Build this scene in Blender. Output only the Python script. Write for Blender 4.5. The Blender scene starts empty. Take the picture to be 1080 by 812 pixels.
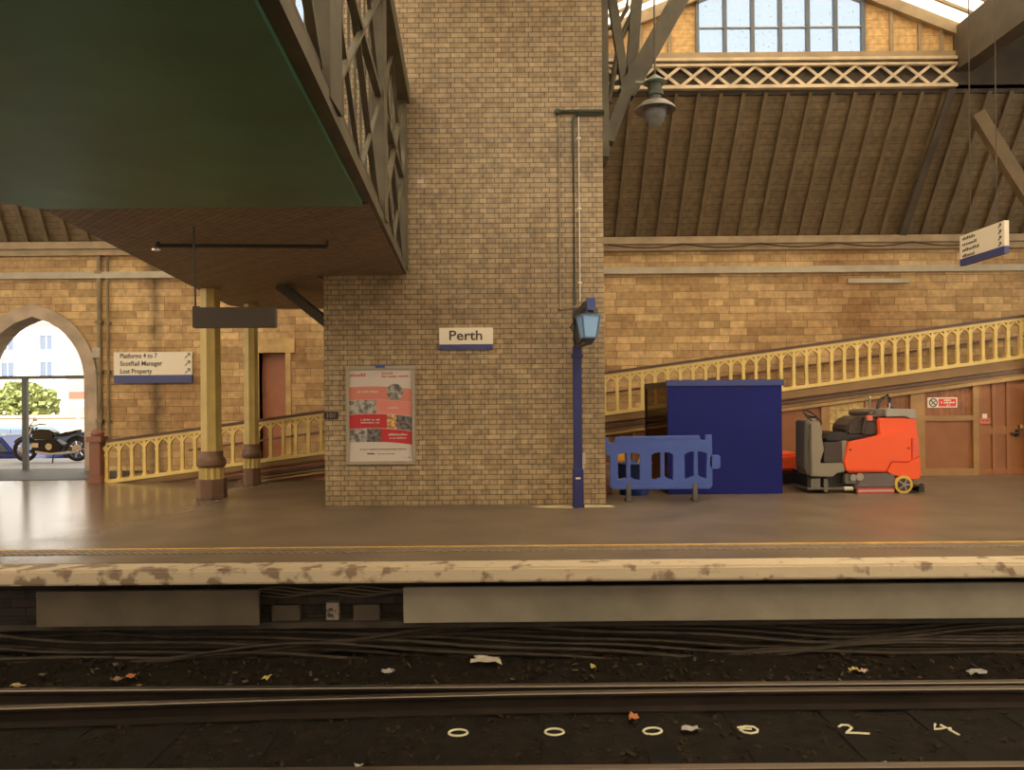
import bpy, bmesh, math, random
from mathutils import Vector, Matrix
random.seed(7)
sc = bpy.context.scene
COL = sc.collection
PI = math.pi

# ------------------------------------------------------------------ camera
F = 790.0                      # focal length in pixels of the 1080x812 frame
CAM_H = 1.6
ROLL = 0.0085
HOR = 421.0
cd = bpy.data.cameras.new('camera')
cd.sensor_width = 36.0
cd.lens = F / 1080 * 36.0
cd.shift_y = (HOR - 406) / 1080
cd.clip_end = 400
cam = bpy.data.objects.new('camera', cd)
cam.matrix_world = Matrix.Translation((0, 0, CAM_H)) @ Matrix.Rotation(PI/2, 4, 'X') @ Matrix.Rotation(-ROLL, 4, 'Z')
COL.objects.link(cam)
sc.camera = cam

# ------------------------------------------------------------------ light
sc.view_settings.view_transform = 'Standard'
sc.view_settings.look = 'None'
sc.view_settings.gamma = 1
sc.view_settings.use_curve_mapping = False
sc.view_settings.exposure = 0.72
sc.cycles.use_denoising = True
sc.cycles.max_bounces = 7
sc.cycles.diffuse_bounces = 4
sc.cycles.transparent_max_bounces = 12
w = bpy.data.worlds.new('sky'); sc.world = w; w.use_nodes = True
bg = w.node_tree.nodes['Background']
bg.inputs[0].default_value = (1.0, 0.93, 0.80, 1)
bg.inputs[1].default_value = 1.25
sun = bpy.data.lights.new('sun', 'SUN'); sun.energy = 6; sun.angle = 0.02; sun.color = (1, 0.95, 0.88)
so = bpy.data.objects.new('sun', sun); so.rotation_euler = (math.radians(48), 0, math.radians(-25)); so.location = (0, -10, 30)
COL.objects.link(so)


def px(x, y, D):
    """the place at depth D that the photograph shows at pixel x, y"""
    u, v = x - 540, y - 406
    u2, v2 = u - ROLL * v, v + ROLL * u
    return Vector((u2 * D / F, D, CAM_H - (v2 + 406 - HOR) * D / F))


# ------------------------------------------------------------------ materials
MC = {}
def mat(name, col, rough=0.6, metal=0.0, var=0.0, vscale=3.0, bump=0.0, bscale=40.0, spec=None, col2=None, thr=None, coat=0.0):
    if name in MC: return MC[name]
    m = bpy.data.materials.new(name); m.use_nodes = True
    nt = m.node_tree; N = nt.nodes; L = nt.links; p = N['Principled BSDF']
    p.inputs['Base Color'].default_value = (*col, 1)
    p.inputs['Roughness'].default_value = rough
    p.inputs['Metallic'].default_value = metal
    if coat: p.inputs['Coat Weight'].default_value = coat
    if spec is not None: p.inputs['Specular IOR Level'].default_value = spec
    geo = N.new('ShaderNodeNewGeometry')
    if var or col2:
        n = N.new('ShaderNodeTexNoise'); n.inputs['Scale'].default_value = vscale; n.inputs['Detail'].default_value = 6
        L.new(geo.outputs['Position'], n.inputs['Vector'])
        r = N.new('ShaderNodeValToRGB')
        a, b = thr or (0.3, 0.7)
        r.color_ramp.elements[0].position = a; r.color_ramp.elements[1].position = b
        c2 = col2 or tuple(max(0, c * (1 - var)) for c in col)
        c1 = col if col2 else tuple(min(1, c * (1 + var)) for c in col)
        r.color_ramp.elements[0].color = (*c2, 1); r.color_ramp.elements[1].color = (*c1, 1)
        L.new(n.outputs['Fac'], r.inputs['Fac']); L.new(r.outputs['Color'], p.inputs['Base Color'])
    if bump:
        n2 = N.new('ShaderNodeTexNoise'); n2.inputs['Scale'].default_value = bscale; n2.inputs['Detail'].default_value = 5
        L.new(geo.outputs['Position'], n2.inputs['Vector'])
        bp = N.new('ShaderNodeBump'); bp.inputs['Strength'].default_value = bump; bp.inputs['Distance'].default_value = 0.02
        L.new(n2.outputs['Fac'], bp.inputs['Height']); L.new(bp.outputs['Normal'], p.inputs['Normal'])
    MC[name] = m
    return m

def brick_mat(name, c1, c2, mortar, bw, rh, ms, offset=.5, ofreq=2, squash=1.0, sqf=2, rough=.5, bump=.4, stain=None, stain_s=.5, vert=('x+y', 'z'), stain_thr=(.35, .7), detail=.25):
    """courses laid in the u, v directions; stain multiplies broad dirt over them"""
    m = bpy.data.materials.new(name); m.use_nodes = True
    nt = m.node_tree; N = nt.nodes; L = nt.links; p = N['Principled BSDF']
    geo = N.new('ShaderNodeNewGeometry'); sep = N.new('ShaderNodeSeparateXYZ'); L.new(geo.outputs['Position'], sep.inputs[0])
    add = N.new('ShaderNodeMath'); L.new(sep.outputs['X'], add.inputs[0]); L.new(sep.outputs['Y'], add.inputs[1])
    src = {'x': sep.outputs['X'], 'y': sep.outputs['Y'], 'z': sep.outputs['Z'], 'x+y': add.outputs[0]}
    com = N.new('ShaderNodeCombineXYZ'); L.new(src[vert[0]], com.inputs[0]); L.new(src[vert[1]], com.inputs[1])
    off = N.new('ShaderNodeVectorMath'); off.operation = 'ADD'; off.inputs[1].default_value = (50, 20, 0); L.new(com.outputs[0], off.inputs[0])
    b = N.new('ShaderNodeTexBrick'); L.new(off.outputs[0], b.inputs['Vector'])
    b.offset = offset; b.offset_frequency = ofreq; b.squash = squash; b.squash_frequency = sqf
    b.inputs['Color1'].default_value = (*c1, 1); b.inputs['Color2'].default_value = (*c2, 1); b.inputs['Mortar'].default_value = (*mortar, 1)
    b.inputs['Scale'].default_value = 1; b.inputs['Mortar Size'].default_value = ms; b.inputs['Mortar Smooth'].default_value = .2
    b.inputs['Brick Width'].default_value = bw; b.inputs['Row Height'].default_value = rh
    n = N.new('ShaderNodeTexNoise'); n.inputs['Scale'].default_value = 9; n.inputs['Detail'].default_value = 6
    L.new(geo.outputs['Position'], n.inputs['Vector'])
    r = N.new('ShaderNodeMapRange'); r.inputs['From Min'].default_value = .3; r.inputs['From Max'].default_value = .7
    r.inputs['To Min'].default_value = 1 - detail; r.inputs['To Max'].default_value = 1 + detail
    L.new(n.outputs['Fac'], r.inputs['Value'])
    mx = N.new('ShaderNodeMix'); mx.data_type = 'RGBA'; mx.blend_type = 'MULTIPLY'; mx.inputs[0].default_value = 1
    L.new(b.outputs['Color'], mx.inputs[6]); L.new(r.outputs['Result'], mx.inputs[7])
    out = mx.outputs[2]
    if stain:
        n2 = N.new('ShaderNodeTexNoise'); n2.inputs['Scale'].default_value = stain_s; n2.inputs['Detail'].default_value = 5
        L.new(geo.outputs['Position'], n2.inputs['Vector'])
        rp = N.new('ShaderNodeValToRGB'); rp.color_ramp.elements[0].position, rp.color_ramp.elements[1].position = stain_thr
        rp.color_ramp.elements[0].color = (*stain, 1); rp.color_ramp.elements[1].color = (1, 1, 1, 1)
        L.new(n2.outputs['Fac'], rp.inputs['Fac'])
        m2 = N.new('ShaderNodeMix'); m2.data_type = 'RGBA'; m2.blend_type = 'MULTIPLY'; m2.inputs[0].default_value = 1
        L.new(out, m2.inputs[6]); L.new(rp.outputs['Color'], m2.inputs[7]); out = m2.outputs[2]
    L.new(out, p.inputs['Base Color'])
    p.inputs['Roughness'].default_value = rough
    bp = N.new('ShaderNodeBump'); bp.inputs['Strength'].default_value = bump; bp.inputs['Distance'].default_value = .01; bp.invert = True
    L.new(b.outputs['Fac'], bp.inputs['Height']); L.new(bp.outputs['Normal'], p.inputs['Normal'])
    MC[name] = m
    return m

def glass_mat(name, tint, clear=.7, rough=.1, body=(.8, .85, .9), speck=0.0):
    m = bpy.data.materials.new(name); m.use_nodes = True
    nt = m.node_tree; N = nt.nodes; L = nt.links; p = N['Principled BSDF']; o = N['Material Output']
    p.inputs['Base Color'].default_value = (*body, 1); p.inputs['Roughness'].default_value = rough
    t = N.new('ShaderNodeBsdfTransparent'); t.inputs[0].default_value = (*tint, 1)
    mx = N.new('ShaderNodeMixShader'); mx.inputs[0].default_value = clear
    L.new(p.outputs[0], mx.inputs[1]); L.new(t.outputs[0], mx.inputs[2]); L.new(mx.outputs[0], o.inputs['Surface'])
    if speck:
        geo = N.new('ShaderNodeNewGeometry'); n = N.new('ShaderNodeTexNoise'); n.inputs['Scale'].default_value = 14; n.inputs['Detail'].default_value = 3
        L.new(geo.outputs['Position'], n.inputs['Vector'])
        r = N.new('ShaderNodeMapRange'); r.inputs['From Min'].default_value = .30; r.inputs['From Max'].default_value = .36
        r.inputs['To Min'].default_value = speck; r.inputs['To Max'].default_value = clear
        L.new(n.outputs['Fac'], r.inputs['Value']); L.new(r.outputs['Result'], mx.inputs[0])
    MC[name] = m
    return m

def _streak(m):
    """a dark damp streak running down the stone beside the direction sign"""
    nt = m.node_tree; N = nt.nodes; L = nt.links; p = N['Principled BSDF']
    src = p.inputs['Base Color'].links[0].from_socket
    geo = N.new('ShaderNodeNewGeometry'); n = N.new('ShaderNodeTexNoise'); n.inputs['Scale'].default_value = 1.6; n.inputs['Detail'].default_value = 5
    L.new(geo.outputs['Position'], n.inputs['Vector']); sep = N.new('ShaderNodeSeparateXYZ'); L.new(geo.outputs['Position'], sep.inputs[0])
    a = N.new('ShaderNodeMath'); a.operation = 'ADD'; a.inputs[1].default_value = 8.32; L.new(sep.outputs['X'], a.inputs[0])
    b = N.new('ShaderNodeMath'); b.operation = 'ABSOLUTE'; L.new(a.outputs[0], b.inputs[0])
    c = N.new('ShaderNodeMath'); c.operation = 'MULTIPLY_ADD'; c.inputs[1].default_value = .45; L.new(n.outputs['Fac'], c.inputs[0]); L.new(b.outputs[0], c.inputs[2])
    r = N.new('ShaderNodeMapRange'); r.inputs['From Min'].default_value = .22; r.inputs['From Max'].default_value = .46; r.inputs['To Min'].default_value = .38; r.inputs['To Max'].default_value = 1
    L.new(c.outputs[0], r.inputs['Value'])
    mx = N.new('ShaderNodeMix'); mx.data_type = 'RGBA'; mx.blend_type = 'MULTIPLY'; mx.inputs[0].default_value = 1
    L.new(src, mx.inputs[6]); L.new(r.outputs[0], mx.inputs[7]); L.new(mx.outputs[2], p.inputs['Base Color'])
brick = brick_mat('glazed brick', (.46, .325, .175), (.34, .235, .12), (.12, .08, .04), .236, .0758, .0065, squash=.5, sqf=2, rough=.42, stain=(.66, .62, .58), stain_s=.55)
stone = brick_mat('sandstone ashlar', (.68, .445, .20), (.42, .255, .105), (.24, .135, .05), .66, .172, .006, offset=.37, squash=.55, sqf=3, rough=.8, bump=.5, stain=(.60, .50, .42), stain_s=.45, stain_thr=(.3, .55), detail=.2)
_streak(stone)
stone_plain = mat('dressed sandstone', (.52, .33, .13), .8, var=.3, vscale=2.5, bump=.2)
jamb = mat('pale arch stone', (.45, .33, .22), .8, var=.25, vscale=2, bump=.2)
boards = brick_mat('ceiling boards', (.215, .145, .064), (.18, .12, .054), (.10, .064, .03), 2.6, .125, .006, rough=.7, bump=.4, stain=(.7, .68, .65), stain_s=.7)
gable_boards = brick_mat('gable boards', (.68, .42, .17), (.60, .36, .14), (.34, .2, .08), 3.0, .17, .006, rough=.7, bump=.3)
soffit_boards = brick_mat('soffit boards', (.23, .145, .08), (.18, .112, .062), (.07, .044, .026), 6.0, .11, .007, rough=.6, bump=.5, vert=('x', 'x+y'))
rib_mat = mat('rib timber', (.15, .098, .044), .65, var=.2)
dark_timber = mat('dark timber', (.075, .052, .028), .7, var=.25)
girder_cream = mat('cream girder paint', (.60, .46, .29), .55, var=.2)
beam_mat = mat('sill timber', (.34, .24, .13), .6, var=.2)
asphalt = mat('platform asphalt', (.165, .118, .077), .34, var=.25, vscale=1.3, bump=.04, bscale=60)
def _damp(m):
    nt = m.node_tree; N = nt.nodes; L = nt.links; p = N['Principled BSDF']
    geo = N.new('ShaderNodeNewGeometry'); sep = N.new('ShaderNodeSeparateXYZ'); L.new(geo.outputs['Position'], sep.inputs[0])
    n = N.new('ShaderNodeTexNoise'); n.inputs['Scale'].default_value = .9; n.inputs['Detail'].default_value = 5; L.new(geo.outputs['Position'], n.inputs['Vector'])
    c = N.new('ShaderNodeMath'); c.operation = 'MULTIPLY_ADD'; c.inputs[1].default_value = 3.0; L.new(n.outputs['Fac'], c.inputs[0]); L.new(sep.outputs['X'], c.inputs[2])
    r = N.new('ShaderNodeMapRange'); r.inputs['From Min'].default_value = -4.6; r.inputs['From Max'].default_value = -2.4; r.inputs['To Min'].default_value = .18; r.inputs['To Max'].default_value = .38
    L.new(c.outputs[0], r.inputs['Value']); L.new(r.outputs[0], p.inputs['Roughness'])
_damp(asphalt)
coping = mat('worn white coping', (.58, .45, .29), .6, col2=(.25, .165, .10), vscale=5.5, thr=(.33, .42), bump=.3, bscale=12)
def _browner_left(m):
    """the brown of the edge stones spreads more and more towards the left"""
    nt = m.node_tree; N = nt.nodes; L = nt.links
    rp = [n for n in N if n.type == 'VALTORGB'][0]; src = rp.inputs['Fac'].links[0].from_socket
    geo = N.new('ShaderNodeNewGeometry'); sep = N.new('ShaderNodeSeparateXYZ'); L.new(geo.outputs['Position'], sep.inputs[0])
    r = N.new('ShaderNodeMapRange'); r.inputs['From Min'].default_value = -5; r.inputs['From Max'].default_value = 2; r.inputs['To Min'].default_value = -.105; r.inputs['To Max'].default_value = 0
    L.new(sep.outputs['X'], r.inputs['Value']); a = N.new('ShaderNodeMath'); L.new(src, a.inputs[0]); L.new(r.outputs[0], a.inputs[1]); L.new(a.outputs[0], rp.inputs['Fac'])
_browner_left(coping)
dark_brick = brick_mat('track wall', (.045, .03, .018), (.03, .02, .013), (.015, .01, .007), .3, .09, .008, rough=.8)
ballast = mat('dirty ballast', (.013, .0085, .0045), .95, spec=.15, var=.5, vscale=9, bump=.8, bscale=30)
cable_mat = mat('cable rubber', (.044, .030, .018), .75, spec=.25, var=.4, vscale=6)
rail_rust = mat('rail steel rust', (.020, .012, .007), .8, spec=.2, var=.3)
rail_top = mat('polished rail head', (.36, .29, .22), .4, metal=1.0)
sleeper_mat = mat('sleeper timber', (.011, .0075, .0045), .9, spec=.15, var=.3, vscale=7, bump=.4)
panel_grey = mat('grey metal fascia', (.33, .28, .20), .45, metal=.35, var=.22, vscale=1.7)
box_grey = mat('grey junction box', (.09, .065, .04), .6, var=.2)
yellow = mat('yellow iron paint', (.80, .57, .18), .5, var=.1)
col_yellow = mat('column cream paint', (.52, .37, .11), .5, var=.12)
brown = mat('brown iron paint', (.17, .085, .042), .5, var=.15)
brown_dark = mat('dark brown handrail', (.11, .052, .028), .4, var=.15)
ramp_brown = mat('ramp fascia', (.30, .165, .055), .55, var=.15)
ramp_tan = mat('ramp moulding', (.40, .24, .085), .55, var=.12)
door_brown = brick_mat('door boards', (.31, .112, .034), (.27, .096, .03), (.13, .05, .016), .11, 9.0, .005, offset=0, rough=.5, bump=.3)
door_plain = mat('door panel', (.31, .112, .034), .5, var=.12, vscale=2)
frame_tan = mat('door frame', (.36, .19, .06), .5, var=.12)
door_red = mat('red brown door', (.38, .135, .06), .5, var=.1)
band_grey = mat('grey cable tray', (.46, .38, .26), .5, var=.15)
gutter_mat = mat('gutter', (.36, .25, .13), .6, var=.2)
pipe_mat = mat('old pipe', (.24, .17, .085), .6, var=.3)
pipe_green = mat('dark green pipe', (.05, .055, .032), .5, var=.2)
wire_white = mat('white wire', (.7, .62, .48), .5)
haze_green = mat('green haze plate', (.055, .165, .082), .42, var=.25, vscale=1.2)  # green lens reflection put into the plate's own colour
bridge_paint = mat('bridge iron paint', (.088, .068, .036), .55, var=.3)
navy = mat('navy hoarding', (.010, .014, .135), .45, var=.1, vscale=1, spec=.2)
navy_light = mat('navy cap', (.05, .065, .21), .4)
navy_post = mat('navy lamp post', (.022, .026, .115), .4, var=.2)
smoked = glass_mat('smoked sheet', (.50, .45, .38), .86, .25, (.03, .025, .025))
barrier_blue = mat('blue plastic', (.062, .105, .36), .4, var=.06, vscale=5)
rubber = mat('dark rubber', (.025, .02, .018), .6)
foot_grey = mat('scuffed foot', (.11, .09, .07), .7, var=.3)
white_sign = mat('white sign enamel', (.80, .68, .50), .4)
navy_sign = mat('navy sign stripe', (.05, .055, .17), .4)
ink = mat('dark lettering', (.06, .048, .035), .5)
sign_back = mat('grey sign box', (.10, .072, .048), .5, var=.1)
poster_frame = mat('poster frame aluminium', (.42, .36, .27), .35, metal=.4)
poster_white = mat('poster paper', (.60, .50, .41), .5)
p_pink = mat('poster coral', (.60, .19, .13), .5)
p_coral = mat('poster salmon', (.66, .21, .16), .5)
p_red = mat('poster red', (.48, .028, .03), .5)
p_grey = mat('poster photo grey', (.28, .25, .21), .5, var=.6, vscale=16, thr=(.4, .6))
p_dark = mat('poster photo dark', (.13, .11, .10), .5, var=.6, vscale=18, thr=(.4, .6))
p_amber = mat('poster photo amber', (.55, .30, .12), .5, var=.5, vscale=22, thr=(.4, .6))
blue_tab = mat('blue tab', (.05, .09, .3), .4)
red_sign = mat('red sign', (.70, .035, .03), .45)
red_pale = mat('pale red label', (.72, .16, .10), .5)
orange = mat('orange red plastic', (.90, .105, .025), .4)
grey_pl = mat('mid grey plastic', (.26, .215, .145), .5)
grey_lt = mat('light grey plastic', (.36, .31, .25), .5)
grey_dk = mat('dark grey plastic', (.15, .13, .10), .5)
brown_pl = mat('brown black plastic', (.06, .038, .028), .55)
black_pl = mat('black plastic', (.02, .016, .013), .5)
steel = mat('bright steel', (.6, .55, .48), .3, metal=1)
wheel_yellow = mat('wheel rim yellow', (.65, .42, .06), .5)
red_skirt = mat('red brush skirt', (.45, .07, .05), .5)
lant_sky_glass = glass_mat('lantern sky glass', (.6, .78, .95), .3, .12, (.42, .66, .95))  # reflected sky put into the blue of the panes
globe_glass = glass_mat('globe glass', (.8, .8, .78), .55, .08, (.30, .28, .26))
win_glass = glass_mat('dirty gable glass', (.66, .74, .85), .9, .2, (.5, .55, .6), speck=.45)
roof_glass = glass_mat('ribbed roof glass', (.9, .88, .82), .92, .5, (.9, .88, .82))
_n = roof_glass.node_tree; _t = _n.nodes.new('ShaderNodeBsdfTranslucent'); _t.inputs[0].default_value = (1, .95, .85, 1)
_x = [q for q in _n.nodes if q.type == 'MIX_SHADER'][0]; _n.links.new(_t.outputs[0], _x.inputs[2])
paper = mat('litter paper', (.55, .46, .34), .7, var=.1)
leaf_o = mat('litter orange', (.45, .14, .04), .7)
chalk = mat('white paint marks', (.62, .55, .34), .8)
patch = mat('pale floor patch', (.60, .48, .27), .6, var=.2)
line_yellow = mat('yellow floor line', (.72, .40, .05), .55, var=.25, vscale=5)
tactile = brick_mat('tactile studs', (.27, .20, .13), (.24, .175, .115), (.11, .075, .045), .085, .5, .012, offset=0, rough=.5, bump=.6, vert=('x+y', 'y'))
street_mat = mat('street asphalt', (.30, .29, .29), .8, var=.1)
shade_strip = mat('arch shade strip', (.06, .05, .045), .6, var=.2)  # shade on the ground at the arch, put into the colour
b_white = mat('white render', (.80, .78, .74), .8)
b_tan = mat('tan sandstone', (.62, .50, .33), .8, var=.1)
b_win = mat('street window', (.16, .20, .28), .2)
b_grey = mat('grey base course', (.42, .40, .36), .8)
leaf_g = mat('tree leaves', (.30, .34, .11), .8, var=.5, vscale=2.5)
trunk_m = mat('tree bark', (.12, .08, .05), .9)
car_blue = mat('blue car paint', (.04, .07, .30), .3, coat=.5)
car_sky = mat('pale blue car paint', (.22, .36, .55), .3, coat=.5)
car_navy = mat('dark blue car paint', (.05, .07, .16), .3, coat=.5)
bike_blk = mat('motorbike black', (.018, .017, .018), .3, coat=.3)
chrome = mat('chrome', (.75, .75, .75), .15, metal=1)
door_handle_m = mat('brass handle', (.6, .42, .16), .35, metal=1)
orange_y = mat('amber yellow', (.75, .36, .02), .45)
bucket_blue = mat('deep blue plastic', (.012, .04, .16), .45)

# ------------------------------------------------------------------ building helpers
def wloc(o):
    v = Vector((0, 0, 0))
    while o:
        v += o.location; o = o.parent
    return v

class B:
    def __init__(s): s.bm = bmesh.new()
    def box(s, x0, x1, y0, y1, z0, z1):
        vs = [s.bm.verts.new((x, y, z)) for x in (x0, x1) for y in (y0, y1) for z in (z0, z1)]
        for f in ((0,1,3,2), (4,6,7,5), (0,4,5,1), (2,3,7,6), (0,2,6,4), (1,5,7,3)):
            s.bm.faces.new([vs[i] for i in f])
        return s
    def prism(s, pts, a0, a1, axis='y'):
        """polygon pts in the plane across the axis, swept from a0 to a1"""
        def P(p, a):
            return {'y': (p[0], a, p[1]), 'x': (a, p[0], p[1]), 'z': (p[0], p[1], a)}[axis]
        A = [s.bm.verts.new(P(p, a0)) for p in pts]; C = [s.bm.verts.new(P(p, a1)) for p in pts]
        n = len(pts)
        for i in range(n): s.bm.faces.new((A[i], A[(i+1) % n], C[(i+1) % n], C[i]))
        s.bm.faces.new(A); s.bm.faces.new(C[::-1])
        return s
    def hexa(s, p):
        vs = [s.bm.verts.new(q) for q in p]   # 0-3 one end, 4-7 other end
        for f in ((0,1,2,3), (7,6,5,4), (0,4,5,1), (1,5,6,2), (2,6,7,3), (3,7,4,0)):
            s.bm.faces.new([vs[i] for i in f])
        return s
    def beam(s, a, b, w, h, up=(0, 0, 1)):
        a = Vector(a); b = Vector(b); d = (b - a).normalized(); up = Vector(up)
        if abs(d.dot(up)) > .99: up = Vector((0, 1, 0))
        r = d.cross(up).normalized(); u = r.cross(d).normalized()
        q = [r*w/2 + u*h/2, -r*w/2 + u*h/2, -r*w/2 - u*h/2, r*w/2 - u*h/2]
        return s.hexa([a + k for k in q] + [b + k for k in q])
    def tube(s, pts, r, n=8, closed=False):
        pts = [Vector(p) for p in pts]; rings = []; m = len(pts)
        rr = r if isinstance(r, (list, tuple)) else [r] * m
        ref = None
        for i, p in enumerate(pts):
            if closed: d = pts[(i+1) % m] - pts[i-1]
            else: d = pts[min(i+1, m-1)] - pts[max(i-1, 0)]
            d.normalize()
            if ref is None: ref = Vector((0, 0, 1)) if abs(d.z) < .9 else Vector((1, 0, 0))
            a = d.cross(ref).normalized(); b = d.cross(a).normalized(); ref = -d.cross(a) if False else ref
            if abs(d.dot(ref)) > .95: ref = Vector((1, 0, 0)) if abs(d.x) < .9 else Vector((0, 1, 0))
            rings.append([s.bm.verts.new(p + (a*math.cos(t) + b*math.sin(t)) * rr[i]) for t in [2*PI*k/n for k in range(n)]])
        for i in range(m if closed else m-1):
            A = rings[i]; C = rings[(i+1) % m]
            for k in range(n): s.bm.faces.new((A[k], A[(k+1) % n], C[(k+1) % n], C[k]))
        if not closed:
            s.bm.faces.new(rings[0][::-1]); s.bm.faces.new(rings[-1])
        return s
    def lathe(s, prof, c, n=20, axis='z', flute=0.0, ph=0.0):
        """prof: (radius, height) pairs turned about the axis through c"""
        rings = []
        c = Vector(c)
        for r, h in prof:
            ring = []
            for k in range(n):
                t = 2*PI*k/n + ph; q = r * (1 - (flute if k % 2 else 0))
                o = {'z': (q*math.cos(t), q*math.sin(t), h), 'y': (q*math.cos(t), h, q*math.sin(t)), 'x': (h, q*math.cos(t), q*math.sin(t))}[axis]
                ring.append(s.bm.verts.new(c + Vector(o)))
            rings.append(ring)
        for A, C in zip(rings, rings[1:]):
            for k in range(n): s.bm.faces.new((A[k], A[(k+1) % n], C[(k+1) % n], C[k]))
        s.bm.faces.new(rings[0][::-1]); s.bm.faces.new(rings[-1])
        return s
    def ball(s, c, rx, ry, rz, n=2, jit=0):
        r = bmesh.ops.create_icosphere(s.bm, subdivisions=n, radius=1)
        for v in r['verts']:
            k = 1 + random.uniform(-jit, jit)
            v.co = Vector((c[0] + v.co.x*rx*k, c[1] + v.co.y*ry*k, c[2] + v.co.z*rz*k))
        return s
    def done(s, name, m, parent=None, bevel=0, smooth=False, seg=2, origin=None):
        bm = s.bm
        bmesh.ops.recalc_face_normals(bm, faces=bm.faces[:])
        if bevel:
            es = [e for e in bm.edges if len(e.link_faces) == 2 and e.calc_face_angle(0) > .5]
            bmesh.ops.bevel(bm, geom=es, offset=bevel, segments=seg, affect='EDGES', clamp_overlap=True)
        if smooth:
            for f in bm.faces: f.smooth = True
            for e in bm.edges:
                if len(e.link_faces) == 2 and e.calc_face_angle(0) > .7: e.smooth = False
        if parent is not None: off = wloc(parent); loc = Vector((0, 0, 0))
        else:
            xs = [v.co for v in bm.verts]
            off = Vector(origin) if origin else Vector(((min(v.x for v in xs) + max(v.x for v in xs))/2, (min(v.y for v in xs) + max(v.y for v in xs))/2, min(v.z for v in xs)))
            loc = off
        bmesh.ops.translate(bm, verts=bm.verts[:], vec=-off)
        me = bpy.data.meshes.new(name); bm.to_mesh(me); bm.free(); me.materials.append(m)
        o = bpy.data.objects.new(name, me); o.location = loc; COL.objects.link(o)
        if parent is not None: o.parent = parent
        return o

def fin(me, name, m, parent, M):
    """link a mesh made from a curve, moved by matrix M"""
    me.transform(M)
    me.name = name; me.materials.clear(); me.materials.append(m)
    if parent is not None: off = wloc(parent); loc = Vector((0, 0, 0))
    else:
        xs = [v.co for v in me.vertices]
        off = Vector(((min(v.x for v in xs) + max(v.x for v in xs))/2, (min(v.y for v in xs) + max(v.y for v in xs))/2, min(v.z for v in xs))); loc = off
    me.transform(Matrix.Translation(-off))
    o = bpy.data.objects.new(name, me); o.location = loc; COL.objects.link(o)
    if parent is not None: o.parent = parent
    return o

UP = Matrix.Rotation(PI/2, 4, 'X')    # a flat x,y drawing stood up to face the camera (-y)
def cut_plate(name, outline, holes, depth, m, parent, M=UP, bevel=0):
    """flat plate with holes cut through it; drawn in x,y and then moved by M"""
    c = bpy.data.curves.new('plate', 'CURVE'); c.dimensions = '2D'; c.fill_mode = 'BOTH'; c.extrude = depth/2; c.bevel_depth = bevel
    for poly in [outline] + holes:
        sp = c.splines.new('POLY'); sp.points.add(len(poly)-1); sp.use_cyclic_u = True
        for q, p in zip(sp.points, poly): q.co = (p[0], p[1], 0, 1)
    t = bpy.data.objects.new('plate', c); me = bpy.data.meshes.new_from_object(t)
    bpy.data.objects.remove(t); bpy.data.curves.remove(c)
    return fin(me, name, m, parent, M)

def text(name, body, size, m, parent, at, rotz=0, depth=.004, wide=None, flat=False):
    c = bpy.data.curves.new('lettering', 'FONT'); c.body = body; c.size = size; c.extrude = depth/2; c.resolution_u = 3; c.offset = size*.012
    t = bpy.data.objects.new('lettering', c); me = bpy.data.meshes.new_from_object(t)
    bpy.data.objects.remove(t); bpy.data.curves.remove(c)
    if wide:
        xs = [v.co.x for v in me.vertices]; k = wide / (max(xs) - min(xs)); me.transform(Matrix.Translation((-min(xs)*k, 0, 0)) @ Matrix.Diagonal((k, 1, 1, 1)))
    R = Matrix.Identity(4) if flat else UP
    return fin(me, name, m, parent, Matrix.Translation(at) @ Matrix.Rotation(rotz, 4, 'Z') @ R)

def tag(o, label=None, cat=None, group=None, kind=None):
    if label: o['label'] = label
    if cat: o['category'] = cat
    if group: o['group'] = group
    if kind: o['kind'] = kind
    return o
def thing(name, label, cat, loc=(0, 0, 0), group=None, kind='thing', rotz=0):
    o = bpy.data.objects.new(name, None); o.location = loc; o.rotation_euler = (0, 0, rotz); o.empty_display_size = .2
    COL.objects.link(o); return tag(o, label, cat, group, kind)
def struct(o, label=None): o['kind'] = 'structure'; o['category'] = o.name.split('_')[0].split('.')[0]; o['label'] = label or ''; return o
def dup(o, parent=None, loc=None):
    c = o.copy(); COL.objects.link(c)
    if parent is not None: c.parent = parent
    if loc is not None: c.location = loc
    for ch in list(o.children): dup(ch, c)
    return c
def S(name, b, m, label, **k):
    o = b.done(name, m, **k) if isinstance(b, B) else b
    o['kind'] = 'structure'; o['label'] = label; o['category'] = {'wall': 'wall', 'floor': 'floor', 'trim': 'trim', 'ceiling': 'ceiling', 'door': 'door', 'window': 'window'}.get(name.split('_')[0], name.split('_')[0])
    return o

EDGE = 7.14        # platform edge
PIER = 11.3       # face of the brick pier
RAMP = 15.0       # face of the ramp
WALL = 17.5       # face of the stone wall
ROOF = 15.9       # plane of the gables

# ------------------------------------------------------------------ ground, platform, trackbed
S('floor', B().box(-24, 24, EDGE+.32, WALL, -.18, 0), asphalt, 'brown grey asphalt platform surface')
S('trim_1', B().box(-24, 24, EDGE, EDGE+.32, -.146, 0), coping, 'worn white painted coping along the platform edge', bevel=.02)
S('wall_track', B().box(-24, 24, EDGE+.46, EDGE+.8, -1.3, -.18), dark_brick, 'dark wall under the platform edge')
bm = B(); 
g = bmesh.ops.create_grid(bm.bm, x_segments=150, y_segments=50, size=1)
for v in bm.bm.verts:
    v.co = Vector((v.co.x*14, 2.2 + v.co.y*5.5, -1.07))
    if v.co.y > 6.7: v.co.z += (v.co.y - 6.7) * .16
    v.co.z += random.uniform(-.012, .012)
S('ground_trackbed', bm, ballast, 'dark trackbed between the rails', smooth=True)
S('ground_pavement', B().box(-70, -2, WALL+.5, 22, -.9, -.02), street_mat, 'sunlit pavement beyond the arch')
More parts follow.
